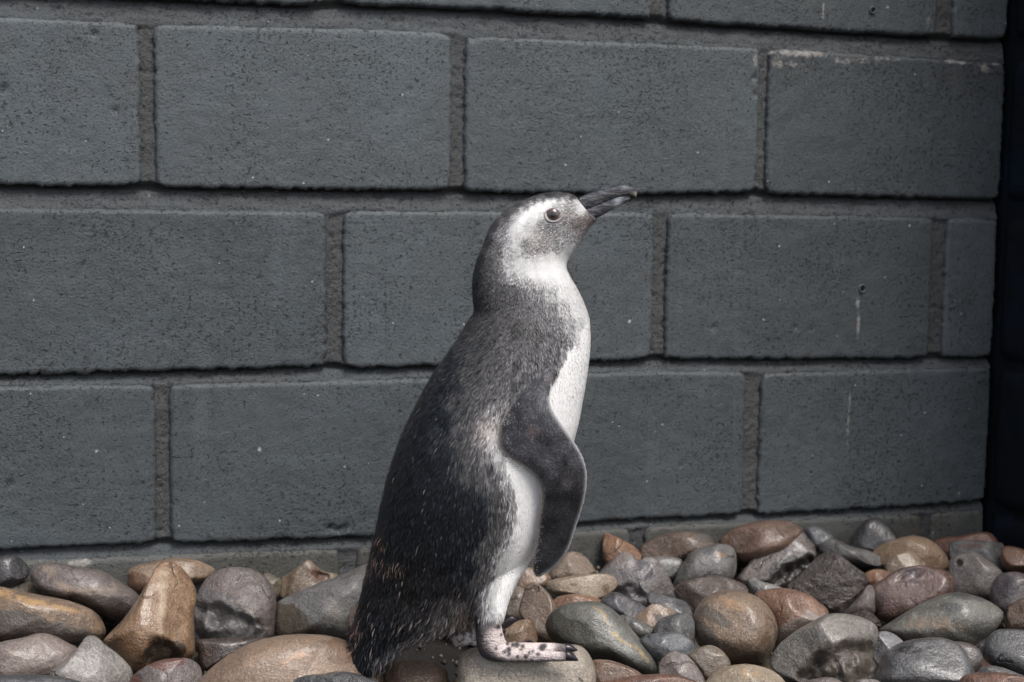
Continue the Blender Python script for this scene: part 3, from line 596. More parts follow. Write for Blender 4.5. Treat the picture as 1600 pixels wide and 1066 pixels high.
S('C21','C',[(10,700),(50,630),(130,580),(240,560),(340,565),(420,608),(500,680),(580,770),(670,870),(717,945),(705,1000),(640,1020),(560,1005),(470,960),(380,940),(280,920),(190,880),(90,830),(30,770)],((.165,.163,.142),(.125,.122,.105)),"big greenish grey stone with an ochre stripe right of the foot",wet=.25,D=.055,patch=[(130,770,210,110,25),(440,940,260,75,32)],pcol=(.04,.037,.028),vein=[(300,590,14),(370,650,22),(410,740,24),(560,850,26),(640,940,24)],vcol=(.36,.25,.11),dent=[(420,940,150,40,25,.010)])
S('E17','E',[(690,745),(760,690),(870,620),(1000,550),(1130,505),(1240,508),(1370,552),(1450,608),(1470,650),(1425,735),(1340,800),(1250,850),(1080,850),(920,850),(760,800)],((.19,.18,.155),(.135,.13,.115)),"large oval grey stone with olive-brown blotches lying aslant at the right",wet=.35,D=.055,patch=[(1160,600,80,30,0),(1240,530,120,20,8)],pcol=(.075,.075,.07),vein=[(900,700,80),(1100,700,90),(1200,720,60)],vcol=(.20,.14,.09))
S('E24','E',[(1300,850),(1345,812),(1380,830),(1375,890),(1330,915)],'dgrey',"tiny dark stone left of the speckled charcoal one at the right",push=.01)
S('E21','E',[(1120,830),(1200,810),(1300,840),(1348,915),(1325,985),(1270,1020),(1180,960)],((.13,.105,.09),(.09,.075,.07)),"brownish stone tucked behind the big wet charcoal boulder at lower right",wet=.5,push=-.01)
S('E23','E',[(1345,885),(1365,800),(1425,740),(1530,733),(1660,750),(1720,800),(1720,1040),(1600,1040),(1480,985),(1380,950)],((.115,.112,.11),(.075,.073,.075)),"speckled charcoal stone cut by the right edge near the bottom",wet=.55)
S('E19','E',[(640,860),(680,760),(730,745),(800,770),(855,825),(840,880),(760,960),(660,960)],((.20,.20,.20),(.13,.13,.135)),"small glossy grey stone between the notched pale stone and the charcoal boulder",wet=.8,facet=2,push=.0)
S('E18','E',[(10,930),(60,835),(150,760),(250,700),(360,642),(440,630),(530,640),(620,668),(683,712),(686,780),(660,900),(705,960),(722,1030),(600,1090),(250,1080),(90,1030),(20,980)],((.26,.235,.205),(.20,.18,.155)),"big pale grey stone with a broken notch in its front",facet=3,box=.7,D=.06,wet=.35,rough=1.3,patch=[(470,985,320,160,-24)],pcol=(.085,.068,.055),vein=[(180,960,8),(260,880,10),(370,825,10),(560,760,8),(660,720,8)],vcol=(.42,.38,.34),lich=.5,dent=[(470,985,330,165,-24,.020)])
S('E20','E',[(690,970),(720,890),(820,822),(950,788),(1100,788),(1200,838),(1262,920),(1295,1010),(1270,1110),(700,1110)],((.125,.12,.118),(.09,.086,.087)),"big wet charcoal boulder with a black spot on top at the bottom right",wet=.8,D=.06,patch=[(890,862,75,26,-3)],pcol=(.012,.011,.010),lich=.5)
S('E25','E',[(1315,1000),(1365,962),(1450,968),(1560,1008),(1620,1040),(1500,1060),(1330,1050)],'grey',"flat grey stone at the lower right behind the rusty one",push=.0,D=.03)
S('C24','C',[(718,960),(755,900),(800,872),(850,878),(905,905),(960,970),(1005,1050),(1000,1110),(850,1120),(735,1080)],((.24,.20,.18),(.18,.135,.12)),"mauve-grey stone with wet white scratches at the bottom edge right of the foot",facet=2,wet=.4,lich=.7,push=-.01)
S('C25','C',[(895,900),(955,852),(1040,833),(1115,868),(1168,950),(1130,1010),(1020,1060),(960,1000)],((.22,.165,.115),(.155,.12,.09)),"small brown-grey stone between the round ball and the bottom edge",wet=.45,facet=1)
S('C22','C',[(290,940),(400,925),(500,955),(600,1005),(625,1060),(500,1100),(310,1090)],((.21,.12,.075),(.15,.09,.06)),"brown stone right of the one under the foot",wet=.4,push=.0)
S('C23','C',[(320,1075),(500,1030),(700,1012),(850,1022),(980,1075),(980,1130),(330,1130)],'rust',"thin rusty stone along the bottom edge right of the foot",push=-.03)
S('C26','C',[(1010,1060),(1080,990),(1180,957),(1300,953),(1420,985),(1510,1045),(1510,1120),(1010,1130)],((.36,.29,.20),(.30,.215,.14)),"pale sandy stone cut by the bottom edge below the round ball",wet=.25,vein=[(1250,1010,50),(1330,1020,50)],vcol=(.36,.22,.10))
S('E26','E',[(1180,1090),(1230,1018),(1400,1003),(1560,1020),(1700,1055),(1700,1130),(1180,1130)],'rust',"rust-orange stone in the bottom right corner",wet=.35,push=-.03)
S('E27','E',[(215,1070),(300,1040),(400,1035),(480,1075),(460,1120),(225,1120)],'mauve',"mauve stone top showing at the bottom edge below the notched pale one",push=-.04)
S('E28','E',[(510,1075),(600,1043),(700,1060),(710,1120),(520,1120)],'pgrey',"grey stone top showing at the bottom edge left of the charcoal boulder",push=-.04)

# lower layer of small stones filling the gaps under the individually built ones
def stone_bed():
    rs = np.random.default_rng(5); VV = []; FF = []; CC = []; off = 0
    nu, nv = 12, 8
    sph = []
    for f in np.linspace(-math.pi/2, math.pi/2, nv)[1:-1]:
        for k in range(nu): a = 2*math.pi*k/nu; sph.append((math.cos(f)*math.cos(a), math.cos(f)*math.sin(a), math.sin(f)))
    sph += [(0, 0, -1), (0, 0, 1)]; sph = np.array(sph); base = [tuple(x) for x in grid_faces(nu, nv-2, True).tolist()]
    top = nu*(nv-2); base += [((i+1) % nu, i, top) for i in range(nu)] + [((nv-3)*nu+i, (nv-3)*nu+(i+1) % nu, top+1) for i in range(nu)]
    xs = np.arange(-1.45, 1.2, .062); ys = np.arange(-1.15, -.02, .062)
    pal = list(PAL.values())
    for x in xs:
        for y in ys:
            p = np.array([x+rs.uniform(-.02, .02), min(y+rs.uniform(-.02, .02), -.035), -.072+rs.uniform(-.008, .008)])
            px, py = project(p)
            inside = -40 < px < 1640 and py < 1260
            if not inside: p[2] += .055
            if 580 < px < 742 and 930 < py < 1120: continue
            sc = np.array([rs.uniform(.026, .044), rs.uniform(.026, .042), rs.uniform(.018, .03)])
            a = rs.uniform(0, 6.28); R = np.array([[math.cos(a), -math.sin(a), 0], [math.sin(a), math.cos(a), 0], [0, 0, 1]])
            v = (sph*sc)@R.T; v = v*(1+.10*vnoise(v+rs.uniform(0, 9), 30, 3))[:, None]
            VV.append(v+p); FF += [tuple(i+off for i in f) for f in base]; off += len(v)
            c = np.array(pal[rs.integers(len(pal))][rs.integers(2)])*(.45 if inside else .8)  # pebbles in view tinted darker to carry the shade of the gaps
            CC.append(np.tile(c, (len(v), 1)))
    m = NT("small stones"); P = m.pos(); a = m.noise(P, 60, 5, .7)
    m.l(m.mix(m.ramp(a, .35, .7, 0, .6), m.attr("tint", "Color"), (.04, .035, .03)), m.b.inputs["Base Color"])
    m.b.inputs["Roughness"].default_value = .4; m.l(m.bump(a, .6, .003), m.b.inputs["Normal"])
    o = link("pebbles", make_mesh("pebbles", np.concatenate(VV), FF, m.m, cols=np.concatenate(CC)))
    o["kind"] = "stuff"; o["label"] = "lower layer of small wet pebbles filling the gaps under the big stones, with the gap shade tinted into their colour"; o["category"] = "pebbles"
stone_bed()
def grit():
    rs = np.random.default_rng(9); n = 5200
    B = np.array([(1, 0, 0), (-1, 0, 0), (0, 1, 0), (0, -1, 0), (0, 0, 1), (0, 0, -1)], float); T = np.array([(0, 2, 4), (2, 1, 4), (1, 3, 4), (3, 0, 4), (2, 0, 5), (1, 2, 5), (3, 1, 5), (0, 3, 5)])
    x = rs.uniform(-.75, 1.2, n); y = rs.uniform(-.55, -.012, n); z = rs.uniform(-.075, -.038, n)
    nearw = rs.random(n) < .35; y = np.where(nearw, rs.uniform(-.05, -.006, n), y); z = np.where(nearw, rs.uniform(-.05, -.012, n), z)
    s_ = rs.lognormal(-6.0, .5, n)[:, None, None]; V = B[None]*s_*rs.uniform(.5, 1.3, (n, 6, 1)) + np.stack([x, y, z], 1)[:, None]
    F = (T[None]+np.arange(n)[:, None, None]*6).reshape(-1, 3)
    c = np.array([(.20, .17, .13), (.10, .085, .07), (.45, .43, .40), (.14, .09, .05), (.06, .055, .05)])[rs.choice(5, n, p=[.35, .25, .06, .2, .14])]
    m = NT("grit"); m.l(m.attr("tint", "Color"), m.b.inputs["Base Color"]); m.b.inputs["Roughness"].default_value = .6
    o = link("grit", make_mesh("grit", V.reshape(-1, 3), F, m.m, smooth=False, cols=np.repeat(c, 6, axis=0)))
    o["kind"] = "stuff"; o["label"] = "coarse grit and shell bits between the stones and along the wall foot"; o["category"] = "grit"
grit()

# ------------------------------------------------------------------ penguin
NH = np.array([math.sin(YAW), math.cos(YAW), 0.0]); RH = np.array([math.cos(YAW), -math.sin(YAW), 0.0]); ZH = np.array([0, 0, 1.0])
_so, _sv, _sf, _sdep = STONES['D1']
_bvh = BVHTree.FromPolygons([Vector(v) for v in _sv], _sf)
def hit_stone(px, py):
    d = Vector(ray(px, py)); r = _bvh.ray_cast(Vector(CAM), d.normalized()); return np.array(r[0]) if r[0] is not None else None
Hs = hit_stone(825, 1030)
if Hs is None: Hs = CAM + ray(825, 1030)*_sdep
HALF = .030                                   # each leg stands this far from the middle plane
ORI = Hs + NH*HALF                            # origin: on the middle plane, below the near foot
O_D = float(ORI@NH)
def PP(px, py, off=0.0):
    """photo point at 'off' metres beyond (+) or before (-) the bird's middle plane, in the bird's own frame"""
    d = ray(px, py); t = (O_D + off - CAM@NH)/(d@NH); q = CAM + d*t - ORI
    return np.array([q@RH, off, q@ZH])
S_PX = float(np.linalg.norm(PP(800, 700)-PP(900, 700)))/100.0      # metres per photo pixel at the bird
def to_world(L): L = np.asarray(L); return ORI + L[:, :1]*RH + L[:, 1:2]*NH + L[:, 2:3]*ZH
def to_px(L):
    """side-view coordinates of bird points; the far side mirrors the near side"""
    L = np.array(L, float); L2 = L.copy(); L2[:, 1] = -np.abs(L[:, 1]); return project2(to_world(L2))
def project2(W):
    q = W-CAM; dep = q@FWD; return 800+FPX*(q@RGT)/dep, 533-FPX*(q@UPV)/dep

def loft(secs, n=40, sub=6, yoff=0.0, closed=True, power=2.0):
    """secs: (back px, back py, front px, front py, half width px[, y offset m])"""
    A = np.array([[*PP(s[0], s[1], (s[5] if len(s) > 5 else yoff)), *PP(s[2], s[3], (s[5] if len(s) > 5 else yoff)), s[4]*S_PX] for s in secs])
    m = len(A); T = np.linspace(0, m-1, (m-1)*sub+1); R = []
    for t in T:
        i = min(int(t), m-2); f = t-i
        p0, p1, p2, p3 = A[max(i-1, 0)], A[i], A[i+1], A[min(i+2, m-1)]
        R.append(.5*((2*p1)+(-p0+p2)*f+(2*p0-5*p1+4*p2-p3)*f*f+(-p0+3*p1-3*p2+p3)*f**3))
    R = np.array(R); V = []
    for r in R:
        c = (r[:3]+r[3:6])/2; h = (r[3:6]-r[:3])/2; w_ = abs(r[6])
        for k in range(n):
            a = 2*math.pi*k/n; ca, sa = math.cos(a), math.sin(a)
            e = 2/power; ca = math.copysign(abs(ca)**e, ca); sa = math.copysign(abs(sa)**e, sa)
            V.append(c+h*ca+np.array([0, w_*sa, 0]))
    nr = len(R); F = [tuple(x) for x in grid_faces(n, nr, True).tolist()]
    F.append(tuple(range(n-1, -1, -1))); F.append(tuple((nr-1)*n+k for k in range(n)))
    return np.array(V), F

BODY = [(908, 329, 934, 341, 6), (903, 313, 931, 345, 13), (897, 305.5, 924, 352, 20), (880, 301, 915, 364, 30), (860, 300.5, 904, 382, 36), (836, 306, 895, 396, 39.5), (812, 316, 887, 408, 42),
        (790, 330, 885, 416, 44), (768, 352, 887, 424, 47), (754, 386, 893, 436, 51), (744, 412, 901, 449, 55), (738.5, 442, 910, 467, 60), (739, 468, 916, 482, 64), (741, 486, 920, 495, 69), (732, 502, 921.5, 508, 75),
        (721, 521, 922.5, 530, 81), (700, 553, 920.5, 560, 90), (679, 582, 916, 594, 97), (660, 615, 910.5, 625, 102), (642, 650, 904, 660, 106),
        (624.5, 690, 894, 698, 109), (611, 730, 884, 740, 110), (601, 768, 874, 782, 109), (593, 805, 860, 820, 105), (585, 843, 842, 853, 98),
        (577, 878, 815, 892, 86), (571, 905, 788, 922, 75), (565, 932, 760, 948, 66), (559, 957, 735, 966, 57), (554, 978, 700, 981, 47), (549, 998, 664, 994, 39),
        (546, 1014, 634, 1009, 33), (545.5, 1028, 608, 1028, 27), (546.5, 1041, 588, 1042, 21), (555, 1052, 573, 1053, 10)]
LEG = [(700, 840, 840, 850, 40, -.012), (708, 872, 828, 876, 40, -.016), (718, 900, 813, 900, 38, -.021), (730, 925, 800.5, 925, 33, -.026), (738, 948, 792.5, 946, 28, -.030), (742, 962, 789, 961, 23, -.030),
       (742, 972, 784, 972, 17.5, -.030), (742, 985, 785, 984, 16.5, -.030), (743, 998, 788, 995, 17, -.030), (746, 1012, 792, 1006, 18.5, -.030), (751, 1024, 800, 1009, 20, -.030),
       (766, 1032, 806, 1010, 20, -.030), (788, 1034, 812, 1011, 19, -.030)]
def offs(secs, dx, dy, yo, k=1.0):
    return [(a+dx, b+dy, c+dx, d+dy, w_*k, yo) for (a, b, c, d, w_, *_r2) in secs]
FAR_LEG = [(665, 860, 800, 865, 40, .026), (680, 900, 775, 905, 34, .029), (693, 935, 762, 938, 28, .030), (700, 962, 752, 962, 20, .030), (703, 980, 748, 980, 16, .030),
           (704, 998, 750, 990, 17, .030), (712, 1011, 762, 985, 18, .031), (735, 1006, 775, 978, 17, .032)]
def toe(pts, yo):           # pts: (x top, y top, x bottom, y bottom, half width)
    return [(a, b, c, d, w_, y) for (a, b, c, d, w_, y) in pts]
TOES = [  # near leg: outer, middle, inner
    [(782, 1010, 776, 1034, 9, -.036), (805, 1013, 804, 1035, 9.5, -.038), (830, 1014, 831, 1035, 9, -.042), (855, 1016, 856, 1034, 8.5, -.046), (878, 1017.5, 878, 1034, 8, -.049), (888, 1020, 889, 1032, 6, -.050)],
    [(785, 1003, 780, 1030, 9, -.030), (806, 1004, 806, 1026, 9.5, -.029), (832, 1004, 833, 1022, 9, -.028), (858, 1004.5, 859, 1021, 8.5, -.027), (880, 1006, 880, 1020, 8, -.026), (890, 1008, 890, 1018.5, 5.5, -.026)],
    [(785, 1005, 782, 1026, 8, -.024), (800, 1003, 802, 1020, 8, -.014), (815, 1002, 818, 1014, 7.5, -.004), (826, 1002, 829, 1011, 6.5, .004)]]
FAR_TOES = [[(740, 985, 745, 1010, 9, .034), (762, 975, 768, 995, 9, .036), (780, 968, 786, 984, 8, .038), (790, 965, 794, 978, 6, .039)],
            [(735, 985, 740, 1012, 9, .026), (758, 985, 762, 1005, 9, .022), (775, 980, 780, 998, 8, .018)]]
FQ = []
def flipper_mesh(mirror=False):
    yo = lambda y: -S_PX*np.interp(y, [570, 600, 640, 680, 720, 770, 830, 905], [72, 91, 107, 110, 106, 97, 84, 72])
    th = lambda y: np.interp(y, [570, 640, 720, 800, 905], [17, 12, 8.5, 7, 5])
    Q = [(850, 577, 871, 573), (828, 596, 866, 587), (808, 617, 861, 602), (792, 640, 859, 620), (782.5, 661, 862, 637), (780, 680, 872, 654), (783, 699, 886, 674), (798, 716, 899, 692),
         (819, 729, 909.5, 710), (836, 745, 916, 728), (844, 761, 918, 746), (845.5, 777, 917, 763), (844, 794, 914, 781), (841.5, 812, 908.5, 801), (840, 830, 901, 824),
         (837, 850, 892, 852), (833, 868, 881, 872), (830.5, 884, 867, 887), (832.5, 894, 855, 895), (837.5, 901, 846, 901)]
    FQ[:] = Q
    V, F = loft([(a, b, c, d, th((b+d)/2), yo((b+d)/2)) for a, b, c, d in Q], 40, 5, power=2.3)
    if mirror: V[:, 1] *= -1; V[:, 0] -= .014
    return V, F

def src(V, F):
    me = bpy.data.meshes.new("src"); me.from_pydata([tuple(v) for v in V], [], F); me.update(); return me
parts = {}
parts['body'] = loft(BODY, 48, 5, power=2.1)
parts['leg'] = loft(LEG, 28, 4); parts['leg2'] = loft(FAR_LEG, 28, 4)
for i, t in enumerate(TOES): parts['toe%d' % i] = loft(t, 18, 4)
for i, t in enumerate(FAR_TOES): parts['ftoe%d' % i] = loft(t, 18, 4)
# webs between the toes
parts['web0'] = loft([(790, 1016, 786, 1026, 14, -.033), (815, 1014, 815, 1026, 14, -.034), (840, 1014, 841, 1024, 15, -.035), (862, 1015, 863, 1023, 16, -.036)], 18, 4)
parts['web1'] = loft([(790, 1010, 788, 1022, 12, -.025), (808, 1008, 809, 1019, 16, -.019), (826, 1007, 828, 1015, 20, -.014)], 18, 4)
FV, FF_ = flipper_mesh(); FV2, FF2 = flipper_mesh(True)
allV = []; allF = []; o_ = 0
def outward(V, F):
    vol = 0
    for f in F:
        for i in range(1, len(f)-1): vol += np.dot(V[f[0]], np.cross(V[f[i]], V[f[i+1]]))
    return F if vol > 0 else [tuple(reversed(f)) for f in F]
for V, F in list(parts.values())+[(FV, FF_), (FV2, FF2)]:
    F = outward(V, F)
    allV.append(V); allF += [tuple(i+o_ for i in f) for f in F]; o_ += len(V)
me0 = src(np.concatenate(allV), allF)
tmp = bpy.data.objects.new("tmp", me0); COL.objects.link(tmp)
md = tmp.modifiers.new("r", 'REMESH'); md.mode = 'VOXEL'; md.voxel_size = .0019; md.use_smooth_shade = True
ms = tmp.modifiers.new("s", 'SMOOTH'); ms.factor = .5; ms.iterations = 5
dg = bpy.context.evaluated_depsgraph_get(); ev = tmp.evaluated_get(dg); mb = bpy.data.meshes.new_from_object(ev)
bpy.data.objects.remove(tmp); bpy.data.meshes.remove(me0)
nV = len(mb.vertices); BV = np.empty(nV*3, np.float32); mb.vertices.foreach_get("co", BV); BV = BV.reshape(-1, 3).astype(float)
mb.calc_loop_triangles(); nT = len(mb.loop_triangles); BT = np.empty(nT*3, np.int32); mb.loop_triangles.foreach_get("vertices", BT); BT = BT.reshape(-1, 3)
# gentle feather-tract relief: soft folds at the shoulder and neck
BN = np.zeros_like(BV); fn = np.cross(BV[BT[:, 1]]-BV[BT[:, 0]], BV[BT[:, 2]]-BV[BT[:, 0]])
for k in range(3): np.add.at(BN, BT[:, k], fn)
BN /= np.maximum(np.linalg.norm(BN, axis=1, keepdims=True), 1e-12)

def bvh_of(V, F): return BVHTree.FromPolygons([Vector(v) for v in V], F)
bv_flip = [bvh_of(FV, FF_), bvh_of(FV2, FF2)]; bv_body = bvh_of(*parts['body'])
FLC = catmull([(c, d) for a, b, c, d in FQ]+[(a, b) for a, b, c, d in FQ[::-1]], 160)
def d_outline(px, py):
    d = np.full(px.shape, 1e9)
    for i in range(0, 160): 
        a = FLC[i]; b = FLC[(i+1) % 160]; ab = b-a
        t = np.clip(((px-a[0])*ab[0]+(py-a[1])*ab[1])/(ab@ab), 0, 1); d = np.minimum(d, np.hypot(px-a[0]-t*ab[0], py-a[1]-t*ab[1]))
    return d
ins = np.zeros(nV, bool)
def in_poly(px, py, poly):
    c = np.zeros(px.shape, bool); n = len(poly); j = n-1
    for i in range(n):
        xi, yi = poly[i]; xj, yj = poly[j]
        k = ((yi > py) != (yj > py)) & (px < (xj-xi)*(py-yi)/((yj-yi) if yj != yi else 1e-9)+xi); c ^= k; j = i
    return c
# part masks are evaluated for arbitrary surface points
print('S_PX', S_PX, 'ORI', ORI, 'dep', _sdep)
SAMP = np.array([
 # crown, nape
 (900,308,.07),(882,303,.05),(860,304,.045),(838,311,.05),(812,322,.055),(795,334,.07),(775,352,.06),(762,376,.05),(750,405,.045),(744,435,.04),(742,470,.05),(875,309,.08),(850,310,.10),
 (825,322,.22),(800,345,.30),(785,360,.22),(775,385,.13),(765,410,.08),(760,440,.07),
 # white brow and side stripe
 (907,318,.55),(906,328,.5),(900,322,.42),(892,318,.40),(882,314,.55),(870,313,.78),(858,316,.85),(846,318,.85),(834,325,.85),(825,333,.85),(818,342,.85),(812,352,.7),(805,362,.55),(800,375,.42),(797,390,.42),(793,405,.42),(795,420,.6),
 (840,335,.75),(835,345,.6),(828,355,.5),
 # lores and around the eye
 (885,330,.30),(890,340,.24),(882,345,.20),(878,326,.45),(895,335,.33),(849,336,.55),(848,348,.22),(856,353,.13),(866,354,.13),(876,350,.18),(848,325,.8),
 # cheek, chin
 (870,368,.20),(855,368,.22),(840,370,.26),(830,372,.26),(822,382,.10),(823,378,.12),(828,392,.20),(840,385,.20),(855,385,.20),(868,380,.25),(880,372,.28),(890,362,.20),(900,352,.15),(912,347,.14),(922,345,.13),(930,342,.15),(915,358,.20),(905,366,.28),(897,378,.40),(888,388,.50),
 (812,375,.38),(812,392,.32),(818,402,.42),(835,400,.35),(850,398,.40),(865,395,.45),(878,400,.62),(886,407,.75),(882,416,.85),
 (895,311,.06),(890,312.5,.25),(870,306,.05),(845,307,.05),(828,313,.06),(818,318,.06),(805,330,.09),(795,343,.13),(845,312,.35),(832,317,.4),(818,327,.5),(808,336,.5),(806,350,.6),(788,375,.25),(780,395,.16),(778,410,.14),(775,425,.1),(835,365,.35),(824,365,.55),(815,385,.38),(805,380,.45),(908,325,.6),(900,316,.5),(896,326,.36),(870,385,.24),(850,390,.22),(910,370,.35),(905,380,.45),(893,372,.26),
 # white throat band
 (870,412,.85),(850,412,.80),(830,412,.75),(815,415,.65),(870,425,.88),(850,427,.88),(832,426,.85),(815,425,.6),(888,425,.88),(895,436,.80),(880,436,.80),(862,438,.70),(845,437,.6),(825,438,.35),(805,432,.3),(785,425,.16),
 # collar
 (780,450,.11),(800,455,.13),(820,455,.18),(840,455,.25),(860,455,.40),(880,455,.58),(900,455,.62),(760,480,.07),(780,480,.10),(800,480,.11),(820,480,.14),(840,480,.16),(860,480,.26),(880,480,.40),(900,480,.55),(914,480,.62),
 (850,500,.14),(870,505,.18),(888,505,.32),(905,505,.5),(918,508,.65),(860,525,.12),(878,528,.15),(888,530,.26),(900,530,.55),(912,528,.75),(920,530,.82),
 (740,510,.06),(770,510,.08),(800,510,.095),(830,510,.11),(820,535,.105),(790,540,.09),(760,540,.08),(730,540,.05),(705,560,.03),(870,545,.13),(873,560,.14),(880,548,.20),
 # white chest and belly
 (884,556,.7),(888,545,.7),(900,548,.86),(914,550,.86),(882,570,.86),(878,585,.86),(872,610,.86),(900,590,.88),(880,620,.88),(900,640,.88),(885,650,.88),(896,680,.88),(860,640,.86),(870,700,.86),(850,720,.86),
 # shoulder and upper side
 (850,560,.12),(830,570,.12),(860,575,.12),(800,570,.11),(770,570,.095),(740,580,.075),(710,590,.045),(690,600,.03),(820,590,.11),(800,600,.12),(780,610,.12),(750,620,.09),(720,630,.055),(690,650,.028),(665,650,.018),(790,620,.20),
 (780,635,.26),(770,650,.30),(762,665,.34),(775,650,.38),(755,680,.26),(772,670,.48),(770,690,.42),(780,705,.55),(760,700,.24),(745,700,.12),(735,670,.10),(740,640,.10),(720,690,.055),(700,700,.032),(760,725,.12),(740,740,.06),
 (785,722,.35),(795,720,.65),(800,730,.72),(775,735,.14),(790,745,.35),(805,745,.82),(820,745,.86),(780,760,.10),(795,765,.30),(806,765,.70),(825,765,.88),(838,770,.88),(770,780,.06),(790,785,.12),(802,790,.35),(812,790,.75),(830,800,.88),
 (785,810,.11),(796,815,.30),(806,820,.66),(820,830,.86),(775,835,.10),(788,840,.28),(798,845,.60),(815,850,.88),(765,860,.09),(776,865,.26),(788,870,.60),(805,875,.86),(825,860,.85),
 (758,885,.09),(768,890,.22),(780,895,.6),(795,900,.82),(750,910,.10),(760,915,.24),(770,920,.5),(785,925,.80),(800,910,.8),(748,935,.08),(757,940,.26),(768,945,.55),(780,950,.75),(790,945,.82),(745,955,.10),(755,960,.35),(770,962,.5),
 # black back and rump
 (650,700,.016),(630,740,.014),(680,740,.016),(720,760,.018),(750,790,.02),(620,800,.012),(660,800,.011),(700,810,.011),(740,820,.016),(600,850,.012),(650,850,.011),(700,860,.013),(735,880,.028),(590,900,.014),(640,910,.016),(690,910,.026),(725,915,.04),
 (570,950,.014),(610,950,.02),(660,950,.034),(700,945,.06),(725,945,.10),(555,1000,.012),(590,1000,.018),(630,985,.035),(665,975,.06),(700,965,.16),(720,960,.22),(733,955,.20),(730,970,.28),(710,978,.30),
 (690,984,.24),(665,993,.22),(640,1005,.22),(615,1022,.20),(600,1033,.14),(570,1045,.02),(553,1040,.014)], float)
def tone(px, py):
    out = np.empty(px.shape)
    lg = np.log(SAMP[:, 2])
    lg = np.where((SAMP[:, 2] < .32) & (SAMP[:, 1] > 440), lg-.28, lg); lg = np.where(SAMP[:, 2] < .05, lg-.45, lg)
    lg = np.where((SAMP[:, 2] > .62) & (SAMP[:, 1] > 440), np.log(.84), lg); ck = (SAMP[:, 1] > 345) & (SAMP[:, 1] < 412) & (SAMP[:, 2] < .5) & (SAMP[:, 0] > 800) & (SAMP[:, 0] < 900); lg = np.where(ck, lg+.30, lg); lg = np.where((SAMP[:, 1] > 408) & (SAMP[:, 1] < 440) & (SAMP[:, 2] > .5), lg-.18, lg)
    for i in range(0, len(px), 4000):
        d2 = (px[i:i+4000, None]-SAMP[None, :, 0])**2 + (py[i:i+4000, None]-SAMP[None, :, 1])**2
        wt = 1/(d2+np.where(py[i:i+4000, None] < 445, 12., 5.))**np.where(py[i:i+4000, None] < 445, 2.3, 3.2); out[i:i+4000] = np.exp((wt*lg).sum(1)/wt.sum(1))
    return out
FLOW = np.array([  # px, py, dx, dy (photo directions, dy down)
 (900,312,-1,-.15),(880,305,-1,-.05),(850,304,-1,.2),(815,318,-1,.55),(780,345,-.7,1),(755,390,-.35,1),(742,440,-.1,1),(740,480,-.1,1),(890,330,-1,.1),(860,330,-1,.3),(835,345,-.9,.6),(810,370,-.6,1),
 (925,345,-.8,.6),(900,365,-.8,.7),(870,375,-.9,.6),(840,390,-.7,.8),(860,415,-.5,1),(885,400,-.5,1),(800,420,-.3,1),(780,450,-.2,1),(840,450,-.1,1),(890,450,.1,1),(910,490,.1,1),(860,500,.05,1),(800,510,-.35,1),(750,520,-.5,1),
 (720,540,-.6,1),(690,590,-.55,1),(650,650,-.45,1),(620,730,-.28,1),(600,800,-.22,1),(585,860,-.2,1),(570,920,-.2,1),(555,980,-.15,1),(548,1030,.0,1),(800,570,-.25,1),(850,560,0,1),(760,620,-.4,1),(720,660,-.4,1),(700,720,-.28,1),(680,800,-.2,1),
 (660,880,-.2,1),(630,950,-.25,1),(600,1000,-.3,1),(640,990,-.7,1),(680,970,-.6,1),(720,950,-.3,1),(740,880,-.15,1),(760,800,-.1,1),(780,740,-.1,1),(810,760,.15,1),(820,820,-.1,1),(800,880,-.3,1),(780,920,-.25,1),(770,950,-.05,1),
 (900,560,.0,1),(905,620,-.05,1),(890,670,-.2,1),(870,600,-.1,1),(850,640,0,1),(850,850,-.4,1),(722,968,.1,1)], float)
def flow2(px, py):
    o = np.empty((len(px), 2))
    for i in range(0, len(px), 4000):
        d2 = (px[i:i+4000, None]-FLOW[None, :, 0])**2+(py[i:i+4000, None]-FLOW[None, :, 1])**2; wt = 1/(d2+60)**2
        n = np.hypot(FLOW[:, 2], FLOW[:, 3]); o[i:i+4000, 0] = (wt*FLOW[:, 2]/n).sum(1)/wt.sum(1); o[i:i+4000, 1] = (wt*FLOW[:, 3]/n).sum(1)/wt.sum(1)
    return o
WARM = [(920,347,13,.55),(905,350,14,.4),(888,336,9,.45),(845,378,20,.25),(597,842,9,.9),(585,878,10,.8),(612,882,12,.8),(560,975,9,.8),(722,962,22,.9),(700,975,16,.5),(765,665,22,.35),(705,925,30,.3),(735,975,14,.8),(650,930,60,.35)]
